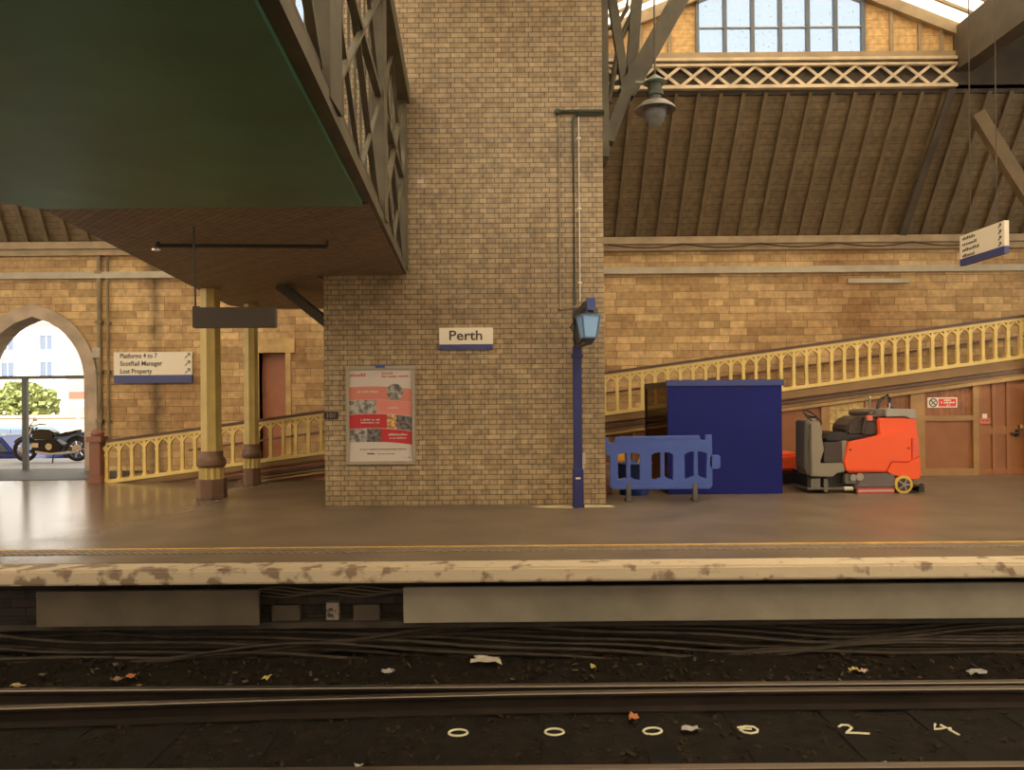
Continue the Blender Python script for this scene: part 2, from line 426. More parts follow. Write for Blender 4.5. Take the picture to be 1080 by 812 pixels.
S('ground_street', B().box(-70, -2, 22, 90, -.95, -.8), street_mat, 'sunlit street beyond the pavement')
S('trim_2', B().box(-13.5, -8.5, 15.55, 18.2, -.02, .012), shade_strip, 'strip coloured dark for the shade in front of the arch')
S('trim_3', B().box(-24, 24, 8.12, 8.19, -.01, .004), line_yellow, 'yellow line painted along the platform')
S('trim_4', B().box(-24, 24, 7.88, 8.12, -.01, .007), tactile, 'strip of tactile paving beside the yellow line')
bm = B(); pts = []
c0 = px(604, 535, 11.15)
for k in range(22):
    a = 2*PI*k/22; q = 1 + random.uniform(-.1, .12); pts.append((c0.x + .58*q*math.cos(a), 11.12 + .14*q*math.sin(a)))
S('trim_5', bm.prism(pts, -.004, .006, 'z'), patch, 'pale cement patch around the foot of the lamp post')

# ------------------------------------------------------------------ brick pier and stone wall
S('wall_pier', B().box(-2.83, 1.40, PIER, 13.1, 0, 10.4), brick, 'buff glazed brick pier')
AX, AH, AW = -11.17, 3.62, 1.2      # arch centre, apex height, half width
out = [(-24, 0), (AX-AW, 0), (AX-AW, 2.15)]
def arch_pts(k):
    n = 10; R = (AW**2 + (AH-2.15)**2) / (2*AW); res = []
    for i in range(n+1):
        z = 2.15 + (AH-2.15)*i/n
        xx = math.sqrt(max(0, R*R - (z-2.15)**2)) - (R - AW)
        res.append((AX + k*xx, z))
    return res
L1 = arch_pts(-1); R1 = arch_pts(1)[::-1]
DX0, DX1, DH = px(274, 440, WALL).x, px(302, 440, WALL).x, px(288, 372, WALL).z
WH = 5.35
poly = [(-24, 0), (AX-AW, 0)] + L1 + R1[1:] + [(AX+AW, 0), (DX0, 0), (DX0, DH), (DX1, DH), (DX1, 0), (24, 0), (24, WH), (-24, WH)]
S('wall_back', B().prism(poly, WALL, WALL+.5), stone, 'sandstone wall at the back of the platform')
# dressed ring of stones round the arch
ring = []
for (x, z) in [(AX-AW, 0)] + L1 + R1[1:] + [(AX+AW, 0)]: ring.append((x, z))
outer = []
for (x, z) in ring:
    d = Vector((x-AX, z-1.9 if z > 2.15 else 0)); d.normalize(); outer.append((x + d.x*.3, z + d.y*.3))
b = B()
for i in range(len(ring)-1):
    b.prism([ring[i], outer[i], outer[i+1], ring[i+1]], WALL-.05, WALL+.5)
S('trim_6', b, jamb, 'pale dressed stones round the pointed arch')
gate = thing('gate_frame', 'dark metal gate frame standing in the pointed arch', 'gate', (AX, WALL+.3, 0))
tz = px(40, 398, WALL+.3).z; gx = px(27, 440, WALL+.3).x
B().box(AX-AW, AX+AW, WALL+.27, WALL+.33, tz-.04, tz+.04).done('transom', mat('gate grey', (.10, .095, .08), .5), gate)
B().box(gx-.06, gx+.06, WALL+.26, WALL+.34, -.02, tz).done('post', MC['gate grey'], gate)
S('door_1', B().box(DX0, DX1, WALL+.2, WALL+.26, 0, DH), door_red, 'red brown door in the stone wall above the ramp')
S('trim_7', B().box(DX0-.28, DX1+.22, WALL-.04, WALL+.2, DH, DH+.32).box(DX0-.1, DX0, WALL-.03, WALL+.2, 0, DH).box(DX1, DX1+.12, WALL-.03, WALL+.2, 0, DH), stone_plain, 'dressed stone surround of the red brown door')
# long grey band and gutter along the wall
zb = px(860, 284.5, WALL).z
S('trim_8', B().box(-24, 24, WALL-.12, WALL, zb-.075, zb+.075), band_grey, 'long grey tray fixed along the stone wall')
S('trim_9', B().box(-24, 24, WALL-.22, WALL+.1, 5.16, 5.32).box(-24, 24, WALL-.14, WALL, 5.02, 5.16), gutter_mat, 'timber wall plate under the boarded ceiling')
S('trim_10', B().box(*[px(p, 295, WALL).x for p in (893, 957)], WALL-.08, WALL, px(920, 296.5, WALL).z-.05, px(920, 296.5, WALL).z+.05), band_grey, 'short grey ledge on the stone wall')

S('wall_opposite', B().box(-24, 24, -13.4, -13, -1.2, 6.2), stone_plain, 'unseen wall added behind the viewer to cut frontal light')  # out of view, added to hold back low light from behind
S('floor_unseen', B().box(-24, 24, -13, -3.4, -.9, 0), asphalt, 'unseen opposite platform added behind the viewer to balance the light')  # out of view, added with the wall to balance the light

# ------------------------------------------------------------------ boarded ceiling, girders, gables, roof
Z0, Z1 = 5.27, 8.09
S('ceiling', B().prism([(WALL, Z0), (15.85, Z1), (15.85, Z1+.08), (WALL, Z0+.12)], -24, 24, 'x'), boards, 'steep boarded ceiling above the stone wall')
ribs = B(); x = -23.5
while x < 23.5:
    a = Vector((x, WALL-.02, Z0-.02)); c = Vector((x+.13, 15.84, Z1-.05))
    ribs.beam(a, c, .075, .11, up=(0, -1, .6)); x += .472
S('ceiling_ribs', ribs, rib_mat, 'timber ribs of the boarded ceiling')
pr = B()
for xx in (9.05,): pr.beam((xx, WALL-.05, Z0), (xx+.25, 15.8, Z1), .16, .26, up=(0, -1, .6))
S('beam_rafter', pr, dark_timber, 'dark principal rafter at the end of the bay')
lat = thing('lattice_girder', 'long cream lattice girder under the gable window', 'girder', (5.6, 15.75, 8.08))
ga, gb = 1.5, 9.4
for z0, z1, yy in ((8.08, 8.15, .06), (8.55, 8.60, .05), (8.66, 8.72, .06)):
    B().box(ga, gb, 15.75-yy, 15.75+yy, z0, z1).done('chord', girder_cream, lat)
n = 15; stp = (gb-ga)/n
for i in range(n):
    x0 = ga + i*stp; x1 = x0+stp
    B().beam((x0, 15.73, 8.14), (x1, 15.73, 8.56), .06, .02, up=(0, 1, 0)).beam((x0, 15.77, 8.56), (x1, 15.77, 8.14), .06, .02, up=(0, 1, 0)).done('lattice_bar', girder_cream, lat)
S('beam_back', B().box(-24, 24, 15.85, 16.0, 8.0, 8.75), dark_timber, 'dark boarding behind the lattice girder')

def gable(cx, idx):
    RZ, hw = 10.85, 3.85
    slope = (RZ - 9.3) / hw
    wz0, wx = 8.88, 1.76
    S('beam_sill', B().box(cx-hw, cx+hw, ROOF-.1, ROOF+.12, 8.72, 8.88), beam_mat, 'pale sill beam of a roof gable')
    # boarding each side of the window
    for k in (-1, 1):
        p = [(cx+k*wx, wz0), (cx+k*hw, wz0), (cx+k*hw, RZ-slope*hw), (cx+k*wx, RZ-slope*wx)]
        S('wall_gable', B().prism(p, ROOF, ROOF+.06), gable_boards, 'pale boarded side of a roof gable')
        st = B()
        for t in (2.35, 2.95, 3.42):
            st.box(cx+k*t-.035, cx+k*t+.035, ROOF-.06, ROOF, wz0, RZ-slope*t)
        S('trim_gable', st, beam_mat, 'studs on the boarded gable')
        S('beam_rake', B().prism([(cx, RZ-.16), (cx+k*hw, RZ-.16-slope*hw), (cx+k*hw, RZ+.06-slope*hw), (cx, RZ+.06)], ROOF-.14, ROOF+.1), beam_mat, 'sloping rafter of a roof gable')
        # ribbed glass roof
        S('roof_glass', B().prism([(cx, RZ+.1), (cx+k*hw, RZ+.1-slope*hw), (cx+k*hw, RZ+.13-slope*hw), (cx, RZ+.13)], 6.0, 16.2), roof_glass, 'glazed roof slope')
        bars = B()
        for j in range(21):
            yy = 6.2 + j*.48
            bars.beam((cx, yy, RZ+.07), (cx+k*hw, yy, RZ+.07-slope*hw), .045, .07)
        S('roof_bars', bars, beam_mat, 'glazing bars of the roof slope')
    win = thing('gable_window', ['six paned window in the gable above the lattice girder', 'window high behind the footbridge lattice'][idx], 'window', (cx, ROOF, wz0), kind='structure')
    for j in range(7):
        xx = cx - wx + 2*wx*j/6
        B().box(xx-.035, xx+.035, ROOF-.06, ROOF+.06, wz0, RZ-slope*abs(xx-cx)-.1).done('mullion', mat('grey blue mullion', (.12, .13, .14), .5), win)
    for j in range(6):
        x0 = cx - wx + 2*wx*j/6; x1 = x0 + 2*wx/6
        B().prism([(x0, wz0), (x1, wz0), (x1, RZ-slope*abs(x1-cx)-.1), (x0, RZ-slope*abs(x0-cx)-.1)], ROOF+.01, ROOF+.03).done('pane', win_glass, win)
    B().box(cx-wx, cx+wx, ROOF-.03, ROOF+.05, 9.43, 9.45).done('glazing_bar', b_grey, win)
gable(5.75, 0)
gable(-5.75, 1)
for gx_ in (5.75, -5.75):
    S('wall_front_gable', B().prism([(gx_-3.85, 9.4), (gx_+3.85, 9.4), (gx_, 10.9)], 5.9, 6.0), dark_timber, 'unseen boarding added in the front gable to stop the sun')  # out of view, closes the gap that let sun onto the pier
for vx in (9.6, -9.6):
    S('beam_valley', B().box(vx-.18, vx+.18, 6.0, 16.2, 8.45, 9.38), dark_timber, 'deep dark valley girder of the roof')
S('ceiling_tracks', B().box(-24, 24, -13, -5, 9.6, 9.75).box(-24, 24, 4, 6, 9.6, 9.75), dark_timber, 'unseen dark roof deck added over the tracks to block sunlight')  # out of view, added to keep sun and sky off the tracks
S('roof_glass', B().box(-24, 24, -5, 4, 9.66, 9.69), roof_glass, 'unseen glazed strip added over the tracks to light the platform')  # out of view, lets soft light down onto the platform
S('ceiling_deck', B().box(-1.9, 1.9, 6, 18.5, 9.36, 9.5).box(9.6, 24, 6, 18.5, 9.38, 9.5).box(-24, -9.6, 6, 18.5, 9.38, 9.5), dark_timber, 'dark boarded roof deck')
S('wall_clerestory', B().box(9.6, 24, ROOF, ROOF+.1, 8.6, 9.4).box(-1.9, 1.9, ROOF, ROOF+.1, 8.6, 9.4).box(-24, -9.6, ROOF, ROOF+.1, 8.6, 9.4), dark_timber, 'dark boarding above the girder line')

# bracket of struts on the right side of the pier
br = thing('roof_bracket', 'dark green brown bracket of struts on the right side of the pier', 'bracket', (1.4, 11.9, 5.3))
D0 = 11.9
B().beam(px(641, 150, D0), px(663, 92, D0), .22, .18).beam(px(660, 100, D0), px(733, -30, D0), .27, .2, up=(0, 1, 0)).done('main_brace', bridge_paint, br)
B().beam(px(661, 100, D0), px(641, -30, D0), .14, .12, up=(0, 1, 0)).done('strut', bridge_paint, br)
B().beam(px(664, 96, D0), px(674, -30, D0), .17, .12, up=(0, 1, 0)).done('strut', bridge_paint, br)
B().tube([px(642, 108, D0), px(648, 75, D0), px(655, 40, D0), px(668, 12, D0), px(684, -20, D0)], .045, 8).done('curved_rib', bridge_paint, br)
B().tube([px(641, 30, D0), px(650, 28, D0), px(661, 10, D0), px(664, -20, D0)], .035, 8).done('curved_rib', bridge_paint, br)
B().box(1.40, 1.54, 11.6, 12.2, 5.35, 8.7).done('wall_post', bridge_paint, br)
S('beam_tie', B().box(1.4, 11.8, 11.75, 12.05, 8.45, 8.75), dark_timber, 'roof tie beam above the bracket')
kb = thing('knee_brace', 'brown timber knee brace high at the right of the ceiling', 'brace', (9.3, 14.75, 3.9))
B().beam(px(1030, 120, 14.75), px(1100, 232, 14.75), .26, .16, up=(0, 1, 0)).done('brace', rib_mat, kb)
B().box(px(1098, 232, 14.75).x-.12, px(1098, 232, 14.75).x+.18, 14.65, 14.85, 0, 8.1).done('timber_post', rib_mat, kb)

# ------------------------------------------------------------------ ramp with balustrade
ZR = lambda x: 1.02 + .128*x          # underside of the yellow railing
b = B()
xs = (-7.97, 13.5)
b.prism([(xs[0], ZR(xs[0])-.0), (xs[1], ZR(xs[1])), (xs[1], ZR(xs[1])-.12), (xs[0]+.9, 0)], RAMP, WALL)
S('floor_ramp', b, ramp_brown, 'sloping ramp deck against the stone wall')
b = B().prism([(-8.0, 0), (xs[1], 0), (xs[1], ZR(xs[1])-.05), (-8.0, 0.0)], RAMP+.06, RAMP+.2)
S('wall_ramp', b, door_plain, 'brown panelled side of the ramp')
for (d0, d1, yy, mm, t) in ((.0, .22, RAMP-.02, ramp_brown, 1), (.20, .27, RAMP-.07, brown_dark, 2), (.27, .34, RAMP-.03, ramp_brown, 3), (.34, .42, RAMP-.06, ramp_tan, 4)):
    lo = -7.4 + d0/.128*.9
    b = B().prism([(lo, max(0, ZR(lo)-d1)), (xs[1], ZR(xs[1])-d1), (xs[1], ZR(xs[1])-d0), (lo, max(.01, ZR(lo)-d0))], yy, RAMP+.08)
    S('trim_ramp', b, mm, 'moulding under the ramp railing')

def balustrade(x0, n, step, label):
    t = thing('balustrade', label, 'railing', (x0, RAMP, ZR(x0)))
    x1 = x0 + n*step
    sl = lambda x, h: ZR(x) + h
    y0, y1 = RAMP-.03, RAMP+.03
    def bar(nm, h0, h1, ya, yb, m):
        B().prism([(x0, sl(x0, h0)), (x1, sl(x1, h0)), (x1, sl(x1, h1)), (x0, sl(x0, h1))], ya, yb).done(nm, m, t)
    bar('bottom_rail', 0.0, .07, RAMP-.05, RAMP+.05, yellow)
    bar('top_rail', .76, .815, RAMP-.04, RAMP+.04, yellow)
    bar('handrail', .82, .875, RAMP-.06, RAMP+.06, brown_dark)
    base = None
    for i in range(n+1):
        xx = x0 + i*step
        if base is None:
            b = B(); b.box(xx-.030, xx+.030, y0, y1, sl(xx, .0), sl(xx, .76))
            b.box(xx-.042, xx+.042, y0-.008, y1+.008, sl(xx, .05), sl(xx, .10)).box(xx-.040, xx+.040, y0-.006, y1+.006, sl(xx, .545), sl(xx, .575))
            for k in (-1, 1):                      # two half arches springing from the post
                prev = None
                for j in range(6):
                    a = j/5*PI/3
                    dx = step*(1-math.cos(a)); h = .57 + step*math.sin(a)*.86
                    q = (xx + k*min(dx, step/2), sl(xx, h) + .128*k*min(dx, step/2))
                    if prev: b.beam((prev[0], RAMP, prev[1]), (q[0], RAMP, q[1]), .055, .038, up=(0, 0, 1) if j > 3 else (1, 0, 0))
                    prev = q
            base = b.done('baluster', yellow, t)
        else:
            dup(base, t, Vector((i*step, 0, .128*step*i)))
    return t
STEP = .2525
balustrade(-8.12, 27, STEP, 'yellow gothic arched railing from the red newel to the brick pier')
balustrade(1.35, 44, STEP, 'yellow gothic arched railing climbing right past the blue hoarding')
nw = thing('newel_post', 'red brown newel post at the foot of the ramp railing', 'post', (-8.3, RAMP, 0))
B().box(-8.44, -8.16, RAMP-.16, RAMP+.12, 0, .14).box(-8.41, -8.19, RAMP-.13, RAMP+.09, .14, .82).done('post', mat('red brown newel', (.26, .10, .055), .5), nw, bevel=.01)
B().box(-8.45, -8.15, RAMP-.17, RAMP+.13, .82, .93).ball((-8.3, RAMP-.02, .98), .12, .12, .1).done('cap', MC['red brown newel'], nw)
# rail on the wall side of the ramp, seen through the balusters
wr = tag(B().beam((-7.5, WALL-.12, ZR(-7.5)+.42), (13.4, WALL-.12, ZR(13.4)+.42), .05, .05).done('wall_handrail', brown_dark), 'dark handrail on the stone wall seen behind the yellow railing', 'handrail', kind='thing')

# doors and panels in the ramp side
def zt(x): return ZR(x) - .42
yF = RAMP + .06
def slab(name, x0, x1, z0, m, y0, parent=None, z1=None):
    b = B().prism([(x0, z0), (x1, z0), (x1, z1 if z1 else zt(x1)), (x0, z1 if z1 else zt(x0))], y0, yF)
    return b.done(name, m, parent)
Xp = lambda p: px(p, 470, RAMP).x
d2 = struct(thing('door_2', '', '', (Xp(824), RAMP, 0)), 'brown door between the blue hoarding and the stone block')
slab('panel', Xp(800), Xp(866), 0, door_plain, RAMP+.02, d2)
B().prism([(Xp(866), 0), (Xp(875), 0), (Xp(875), zt(Xp(875))), (Xp(866), zt(Xp(866)))], RAMP-.03, yF).done('frame', frame_tan, d2)
S('wall_stone', slab('wall_stone', Xp(875), Xp(912), 0, brick_mat('pale ashlar blocks', (.66, .46, .17), (.52, .36, .13), (.25, .16, .06), .5, .26, .008, rough=.8, bump=.4, detail=.35), RAMP+.01), None, 'pale stone blocks behind the scrubber seat')
d3 = struct(thing('door_3', '', '', (Xp(940), RAMP, 0)), 'boarded brown doors behind the orange scrubber')
slab('boards', Xp(918), Xp(962), 0, door_brown, RAMP+.03, d3)
for p0, p1 in ((912, 918), (960, 966)):
    slab('frame', Xp(p0), Xp(p1), 0, frame_tan, RAMP-.03, d3)
d4 = struct(thing('door_4', '', '', (Xp(1000), RAMP, 0)), 'brown panelled doors with the red no smoking sign')
slab('frame', Xp(966), Xp(975), 0, frame_tan, RAMP-.03, d4); slab('frame', Xp(1026), Xp(1032), 0, frame_tan, RAMP-.03, d4)
zm = px(1000, 441, RAMP).z
slab('upper_boards', Xp(975), Xp(1026), zm+.05, door_brown, RAMP+.03, d4)
slab('lower_panel', Xp(975), Xp(1026), 0, door_plain, RAMP+.03, d4, z1=zm-.05)
slab('rail', Xp(970), Xp(1028), zm-.05, frame_tan, RAMP-.025, d4, z1=zm+.05)
slab('rail', Xp(970), Xp(1028), 0, frame_tan, RAMP-.025, d4, z1=.14)
d5 = struct(thing('door_5', '', '', (Xp(1055), RAMP, 0)), 'four panelled brown door at the right edge')
slab('leaf', Xp(1032), Xp(1140), 0, door_plain, RAMP+.03, d5)
b = B()
for x0, x1 in ((1033, 1036), (1047, 1050.5), (1062, 1066), (1084, 1088), (1108, 1112)):
    b.prism([(Xp(x0), 0), (Xp(x1), 0), (Xp(x1), zt(Xp(x1))), (Xp(x0), zt(Xp(x0)))], RAMP+.0, RAMP+.034)
zz = px(1050, 453, RAMP).z
b.box(Xp(1033)+.002, Xp(1112)-.002, RAMP+.006, RAMP+.036, zz-.10, zz+.06).box(Xp(1033)+.002, Xp(1112)-.002, RAMP+.006, RAMP+.036, .005, .13)
b.done('stile', mat('door stile', (.33, .125, .038), .5, var=.1), d5)
hz = px(1068, 457, RAMP)
B().beam((hz.x-.06, RAMP-.05, hz.z), (hz.x+.09, RAMP-.05, hz.z+.015), .03, .03).box(hz.x+.06, hz.x+.11, RAMP-.05, RAMP+.01, hz.z-.06, hz.z+.08).done('handle', mat('dark handle', (.05, .05, .04), .4, metal=.6), d5)
hz = px(1075, 451, RAMP)
B().beam((hz.x, RAMP-.06, hz.z+.03), (hz.x+.12, RAMP-.06, hz.z-.05), .03, .03).box(hz.x-.02, hz.x+.03, RAMP-.06, RAMP+.01, hz.z-.02, hz.z+.06).done('handle', door_handle_m, d5)
# panelling left of the hoarding
b = B()
for p in (642, 655, 668):
    b.prism([(Xp(p), 0), (Xp(p+2.5), 0), (Xp(p+2.5), zt(Xp(p+2.5))), (Xp(p), zt(Xp(p)))], RAMP+.02, yF)
S('trim_11', b, frame_tan, 'upright battens on the ramp side beside the pier')

def illegible(parent, rows, y, m, th=.012):
    """rows of small strokes standing for lettering too blurred to read"""
    for (x0, x1, z, h) in rows:
        b = B(); x = x0
        while x < x1:
            ww = random.uniform(.5, .9)*h
            if random.random() > .13: b.box(x, min(x1, x+ww*.75), y-.002, y+.002, z, z + h*random.choice((.7, .7, 1)))
            x += ww
        b.done('lettering', m, parent)
# red sign on the boarded door
a = px(979, 430, RAMP); c = px(1010, 419, RAMP)
sg = thing('no_smoking_sign', 'red and white no smoking sign on the brown boarded door', 'sign', (a.x, RAMP, a.z))
B().box(a.x, c.x, RAMP+.012, RAMP+.03, a.z, c.z).done('plate', white_sign, sg)
mx = a.x + (c.x-a.x)*.37
B().box(mx, c.x-.025, RAMP+.006, RAMP+.014, a.z+.025, c.z-.025).done('red_panel', red_sign, sg)
cc = (a.x + (mx-a.x)*.5, (a.z+c.z)/2)
B().tube([(cc[0]+.078*math.cos(t), RAMP+.008, cc[1]+.078*math.sin(t)) for t in [2*PI*k/20 for k in range(20)]], .010, 6, closed=True).beam((cc[0]-.055, RAMP+.008, cc[1]+.055), (cc[0]+.055, RAMP+.008, cc[1]-.055), .014, .018, up=(0, 1, 0)).beam((cc[0]-.045, RAMP+.009, cc[1]-.035), (cc[0]+.045, RAMP+.009, cc[1]+.035), .010, .018, up=(0, 1, 0)).done('symbol', ink, sg)
hh = c.z - a.z
illegible(sg, [(mx+.10, c.x-.13, a.z+hh*.66, .035), (mx+.04, c.x-.06, a.z+hh*.42, .035), (mx+.12, c.x-.15, a.z+hh*.18, .035)], RAMP+.003, white_sign)
a = px(1033, 447, RAMP); c = px(1044, 441, RAMP)
nt_ = thing('door_notice', 'small pale red notice on the panelled door beside the no smoking sign', 'notice', (a.x, RAMP, a.z))
B().box(a.x, c.x, RAMP-.012, RAMP+.0, a.z, c.z).done('plate', red_pale, nt_)
B().box(a.x+.055, c.x-.06, RAMP-.012, RAMP+.0, c.z, c.z+.09).done('tab', white_sign, nt_)
illegible(nt_, [(a.x+.03, a.x+.09, a.z+.06, .025), (a.x+.12, c.x-.02, a.z+.06, .025)], RAMP-.014, ink)

# pipes on the stone wall
for (p, y0, y1, r, lab) in ((106, 262, 470, .05, 'brown downpipe on the stone wall right of the arch'), (115, 264, 470, .03, 'thin brown conduit beside the downpipe on the stone wall')):
    q = px(p, y0, WALL); e = px(p, y1, WALL)
    b = B().tube([(q.x, WALL-.07, q.z), (q.x, WALL-.07, max(.05, e.z))], r, 10)
    for k in range(4):
        zz = q.z + (e.z-q.z)*(k+.5)/4; b.box(q.x-r*1.5, q.x+r*1.5, WALL-.08-r, WALL, zz-.03, zz+.03)
    tag(b.done('downpipe', pipe_mat), lab, 'pipe', kind='thing')
q = px(104, 372, WALL)
tag(B().box(q.x-.10, q.x+.10, WALL-.12, WALL, q.z-.12, q.z+.12).done('wall_box', band_grey, bevel=.01), 'small pale square box on the stone wall beside the arch', 'box', kind='thing')
b = B(); a = px(640, 257, WALL)
for i in range(5):
    x0 = a.x + i*1.75; pts = [(x0 + 1.75*t/8, WALL-.26, 5.14 - .09*math.sin(PI*t/8)) for t in range(9)]
    b.tube(pts, .014, 6)
tag(b.done('sagging_cable', cable_mat), 'thin cable sagging in loops under the wall plate', 'cable', kind='thing')

# ------------------------------------------------------------------ footbridge
XR = lambda y: -.908 - .063*y
XL = lambda y: -3.55 - .133*y
ZB = 3.47; ZT = 6.26
fb = thing('footbridge', 'lattice sided footbridge with haze-tinted green underside crossing overhead', 'footbridge', (-3, EDGE, ZB))
B().prism([(XR(-2)-.05, -2), (XR(EDGE)-.05, EDGE), (-4.5, EDGE), (-4.72, 6.84), (-5.3, 6.2), (-5.6, -2)], ZB-.02, ZB+.06, 'z').done('smoke_plate', haze_green, fb)
B().prism([(XR(EDGE), EDGE), (XR(11.2), 11.2), (-2.9, 11.2), (-2.9, 15.2), (-5.15, 15.2), (XL(14.6), 14.6), (XL(EDGE), EDGE)], ZB, ZB+.10, 'z').done('soffit', soffit_boards, fb)
B().prism([(XR(-2), -2), (XR(11.2), 11.2), (-2.9, 11.2), (-2.9, 15.2), (-5.1, 15.2), (XL(14.6)+.1, 14.6), (XL(EDGE)+.1, EDGE), (XL(6.8)+.1, 6.8), (-4.9, 6.0), (-5.5, -2)], ZB+.10, ZB+.3, 'z').done('deck', dark_timber, fb)
def parapet(xf, ya, yb, off):
    cuts = [-1.2, 1.9, 5.0, 8.2, 11.15]
    pt = lambda y, z, o=0: Vector((xf(y)+o, y, z))
    B().beam(pt(ya, ZB+.08), pt(yb, ZB+.08), .10, .12).done('bottom_chord', bridge_paint, fb)
    B().beam(pt(ya, ZT-.10), pt(yb, ZT-.10), .24, .26).done('top_chord', bridge_paint, fb)
    for z in (ZB+1.45,):
        B().beam(pt(ya, z), pt(yb, z), .07, .07).done('middle_rail', bridge_paint, fb)
    for y in cuts:
        if ya <= y <= yb+.1:
            B().beam(pt(y, ZB+.09), pt(y, ZT-.1), .14, .34 if y < 6 else .2, up=(0, 1, 0)).done('post', bridge_paint, fb)
    for ca, cb in zip(cuts, cuts[1:]):
        b = B()
        for (s0, s1) in ((ca, cb), (cb, ca)):
            b.beam(pt(s0, ZB+.15, .02 if s0 < s1 else -.02), pt(s1, ZT-.2, .02 if s0 < s1 else -.02), .025, .06, up=(1, 0, 0))
        m = (ca+cb)/2
        for (s0, z0, s1, z1) in ((ca, (ZB+ZT)/2, m, ZT-.2), (m, ZT-.2, cb, (ZB+ZT)/2), (ca, (ZB+ZT)/2, m, ZB+.15), (m, ZB+.15, cb, (ZB+ZT)/2)):
            b.beam(pt(s0, z0), pt(s1, z1), .02, .04, up=(1, 0, 0))
        b.done('lattice', bridge_paint, fb)
        g = B(); k = 1; nb = 9
        for k in range(1, nb):
            y = ca + (cb-ca)*k/nb; g.beam(pt(y, ZB+.1, -.06), pt(y, ZT-.15, -.06), .022, .022)
        g.done('mesh_bars', bridge_paint, fb)
parapet(XR, -2, 11.2, 0)
parapet(lambda y: XL(y)+.32, -2, 11.2, 0)
# brace between pier and soffit
B().beam((-2.86, 12.1, 2.75), (-3.75, 12.1, ZB), .12, .14).done('knee_brace', dark_timber, fb)
B().beam((-2.86, 12.5, 2.75), (-3.75, 12.5, ZB), .12, .14).done('knee_brace', dark_timber, fb)
# pipe with a small lamp under the soffit
a = px(165, 259, 8.75); c = px(345, 260, 8.75)
gp = thing('soffit_pipe', 'thin dark pipe running across under the footbridge soffit', 'pipe', (a.x, 8.75, a.z))
B().tube([a, c], .022, 8).done('pipe', rubber, gp)
B().tube([a + Vector((.02, 0, 0)), a + Vector((.02, 0, ZB-a.z))], .018, 8).tube([c, c + Vector((0, 0, ZB-c.z))], .018, 8).done('hanger', rubber, gp)
B().lathe([(.02, .0), (.05, -.04), (.045, -.06)], a, 12).done('end_cap', steel, gp)

# ------------------------------------------------------------------ iron columns
def column(x, y, r, top, label, sq):
    t = thing('iron_column', label, 'column', (x, y, 0), 'iron columns under the footbridge')
    h = .32
    if sq: B().lathe([(sq, 0), (sq, h)], (x, y, 0), 8, ph=PI/8).done('plinth', brown, t, bevel=.01)
    k = r/.175
    B().lathe([(.21*k, h), (.20*k, h+.02), (.20*k, h+.17), (.21*k, h+.19)], (x, y, 0), 24, flute=.16).done('fluted_collar', col_yellow, t)
    B().lathe([(.20*k, h+.19), (.235*k, h+.23), (.235*k, h+.31), (.20*k, h+.35), (.185*k, h+.37), (.185*k, h+.46)], (x, y, 0), 20).done('moulded_ring', brown, t, smooth=True)
    B().lathe([(r, h+.46), (r*.95, top)], (x, y, 0), 16, flute=.10).done('shaft', col_yellow, t)
    return t
c1 = px(223.5, 524, 12.5)
column(c1.x, 12.5, .175, ZB, 'nearer iron column with brown plinth behind the grey hanging sign', .25)
c2 = px(266, 510, 14.45)
column(c2.x, 14.45, .14, ZB, 'further iron column standing against the ramp railing', .16)

# ------------------------------------------------------------------ signs
def arrow(b, x, z, s, y, M=None):
    P = [((-.5, -.5), (.45, .45)), ((-.1, .45), (.5, .45)), ((.45, .5), (.45, -.1))]
    for (p, q) in P:
        b.beam((x+p[0]*s, y, z+p[1]*s), (x+q[0]*s, y, z+q[1]*s), .01, s*.17, up=(0, 1, 0) if False else (0, 1, 0))
    return b
# direction sign, left
DS = WALL - .05
a = px(121, 404, DS); c = px(203, 371, DS)
ds = thing('direction_sign', 'white direction sign with navy stripe mounted on the stone wall', 'sign', (a.x, DS, a.z))
hh = c.z - a.z
B().box(a.x, c.x, DS-.03, DS+.03, a.z+hh*.25, c.z).done('board', white_sign, ds)
B().box(a.x, c.x, DS-.03, DS+.03, a.z, a.z+hh*.25).done('stripe', navy_sign, ds)
for k, s_ in enumerate(('Platforms 4 to 7', 'ScotRail Manager', 'Lost Property')):
    zz = c.z - hh*(.12 + .25*k)
    text('lettering', s_, .155, ink, ds, (a.x + .15, DS-.034, zz-.05), wide=(.86, .98, .74)[k])
    arrow(B(), c.x-.10, zz, .12, DS-.034).done('arrow', ink, ds)
# grey hanging sign
DG = 8.0
a = px(205, 346, DG); c = px(291, 324, DG)
gs = thing('hanging_sign', 'plain grey sign box hanging below the footbridge on a rod', 'sign', (a.x, DG, a.z))
B().box(a.x, c.x, DG-.05, DG+.05, a.z, c.z).done('box', sign_back, gs, bevel=.004)
B().tube([(a.x+.015, DG, c.z-.01), (a.x+.0, DG, ZB+.01)], .012, 8).box(a.x-.005, a.x+.055, DG-.03, DG+.03, c.z, c.z+.015).done('rod', bridge_paint, gs)
# name sign on the pier
a = px(463.7, 369.3, PIER); c = px(520, 345.5, PIER); hh = c.z-a.z
ns = thing('station_name_sign', 'white Perth name sign with navy stripe on the brick pier', 'sign', (a.x, PIER, a.z))
B().box(a.x, c.x, PIER-.03, PIER, a.z+hh*.25, c.z).done('board', white_sign, ns, bevel=.002)
B().box(a.x+.005, c.x-.005, PIER-.03, PIER, a.z, a.z+hh*.25).done('stripe', navy_sign, ns)
text('lettering', 'Perth', .205, ink, ns, (px(474.2, 359, PIER).x, PIER-.033, px(474, 358.8, PIER).z), wide=.495)
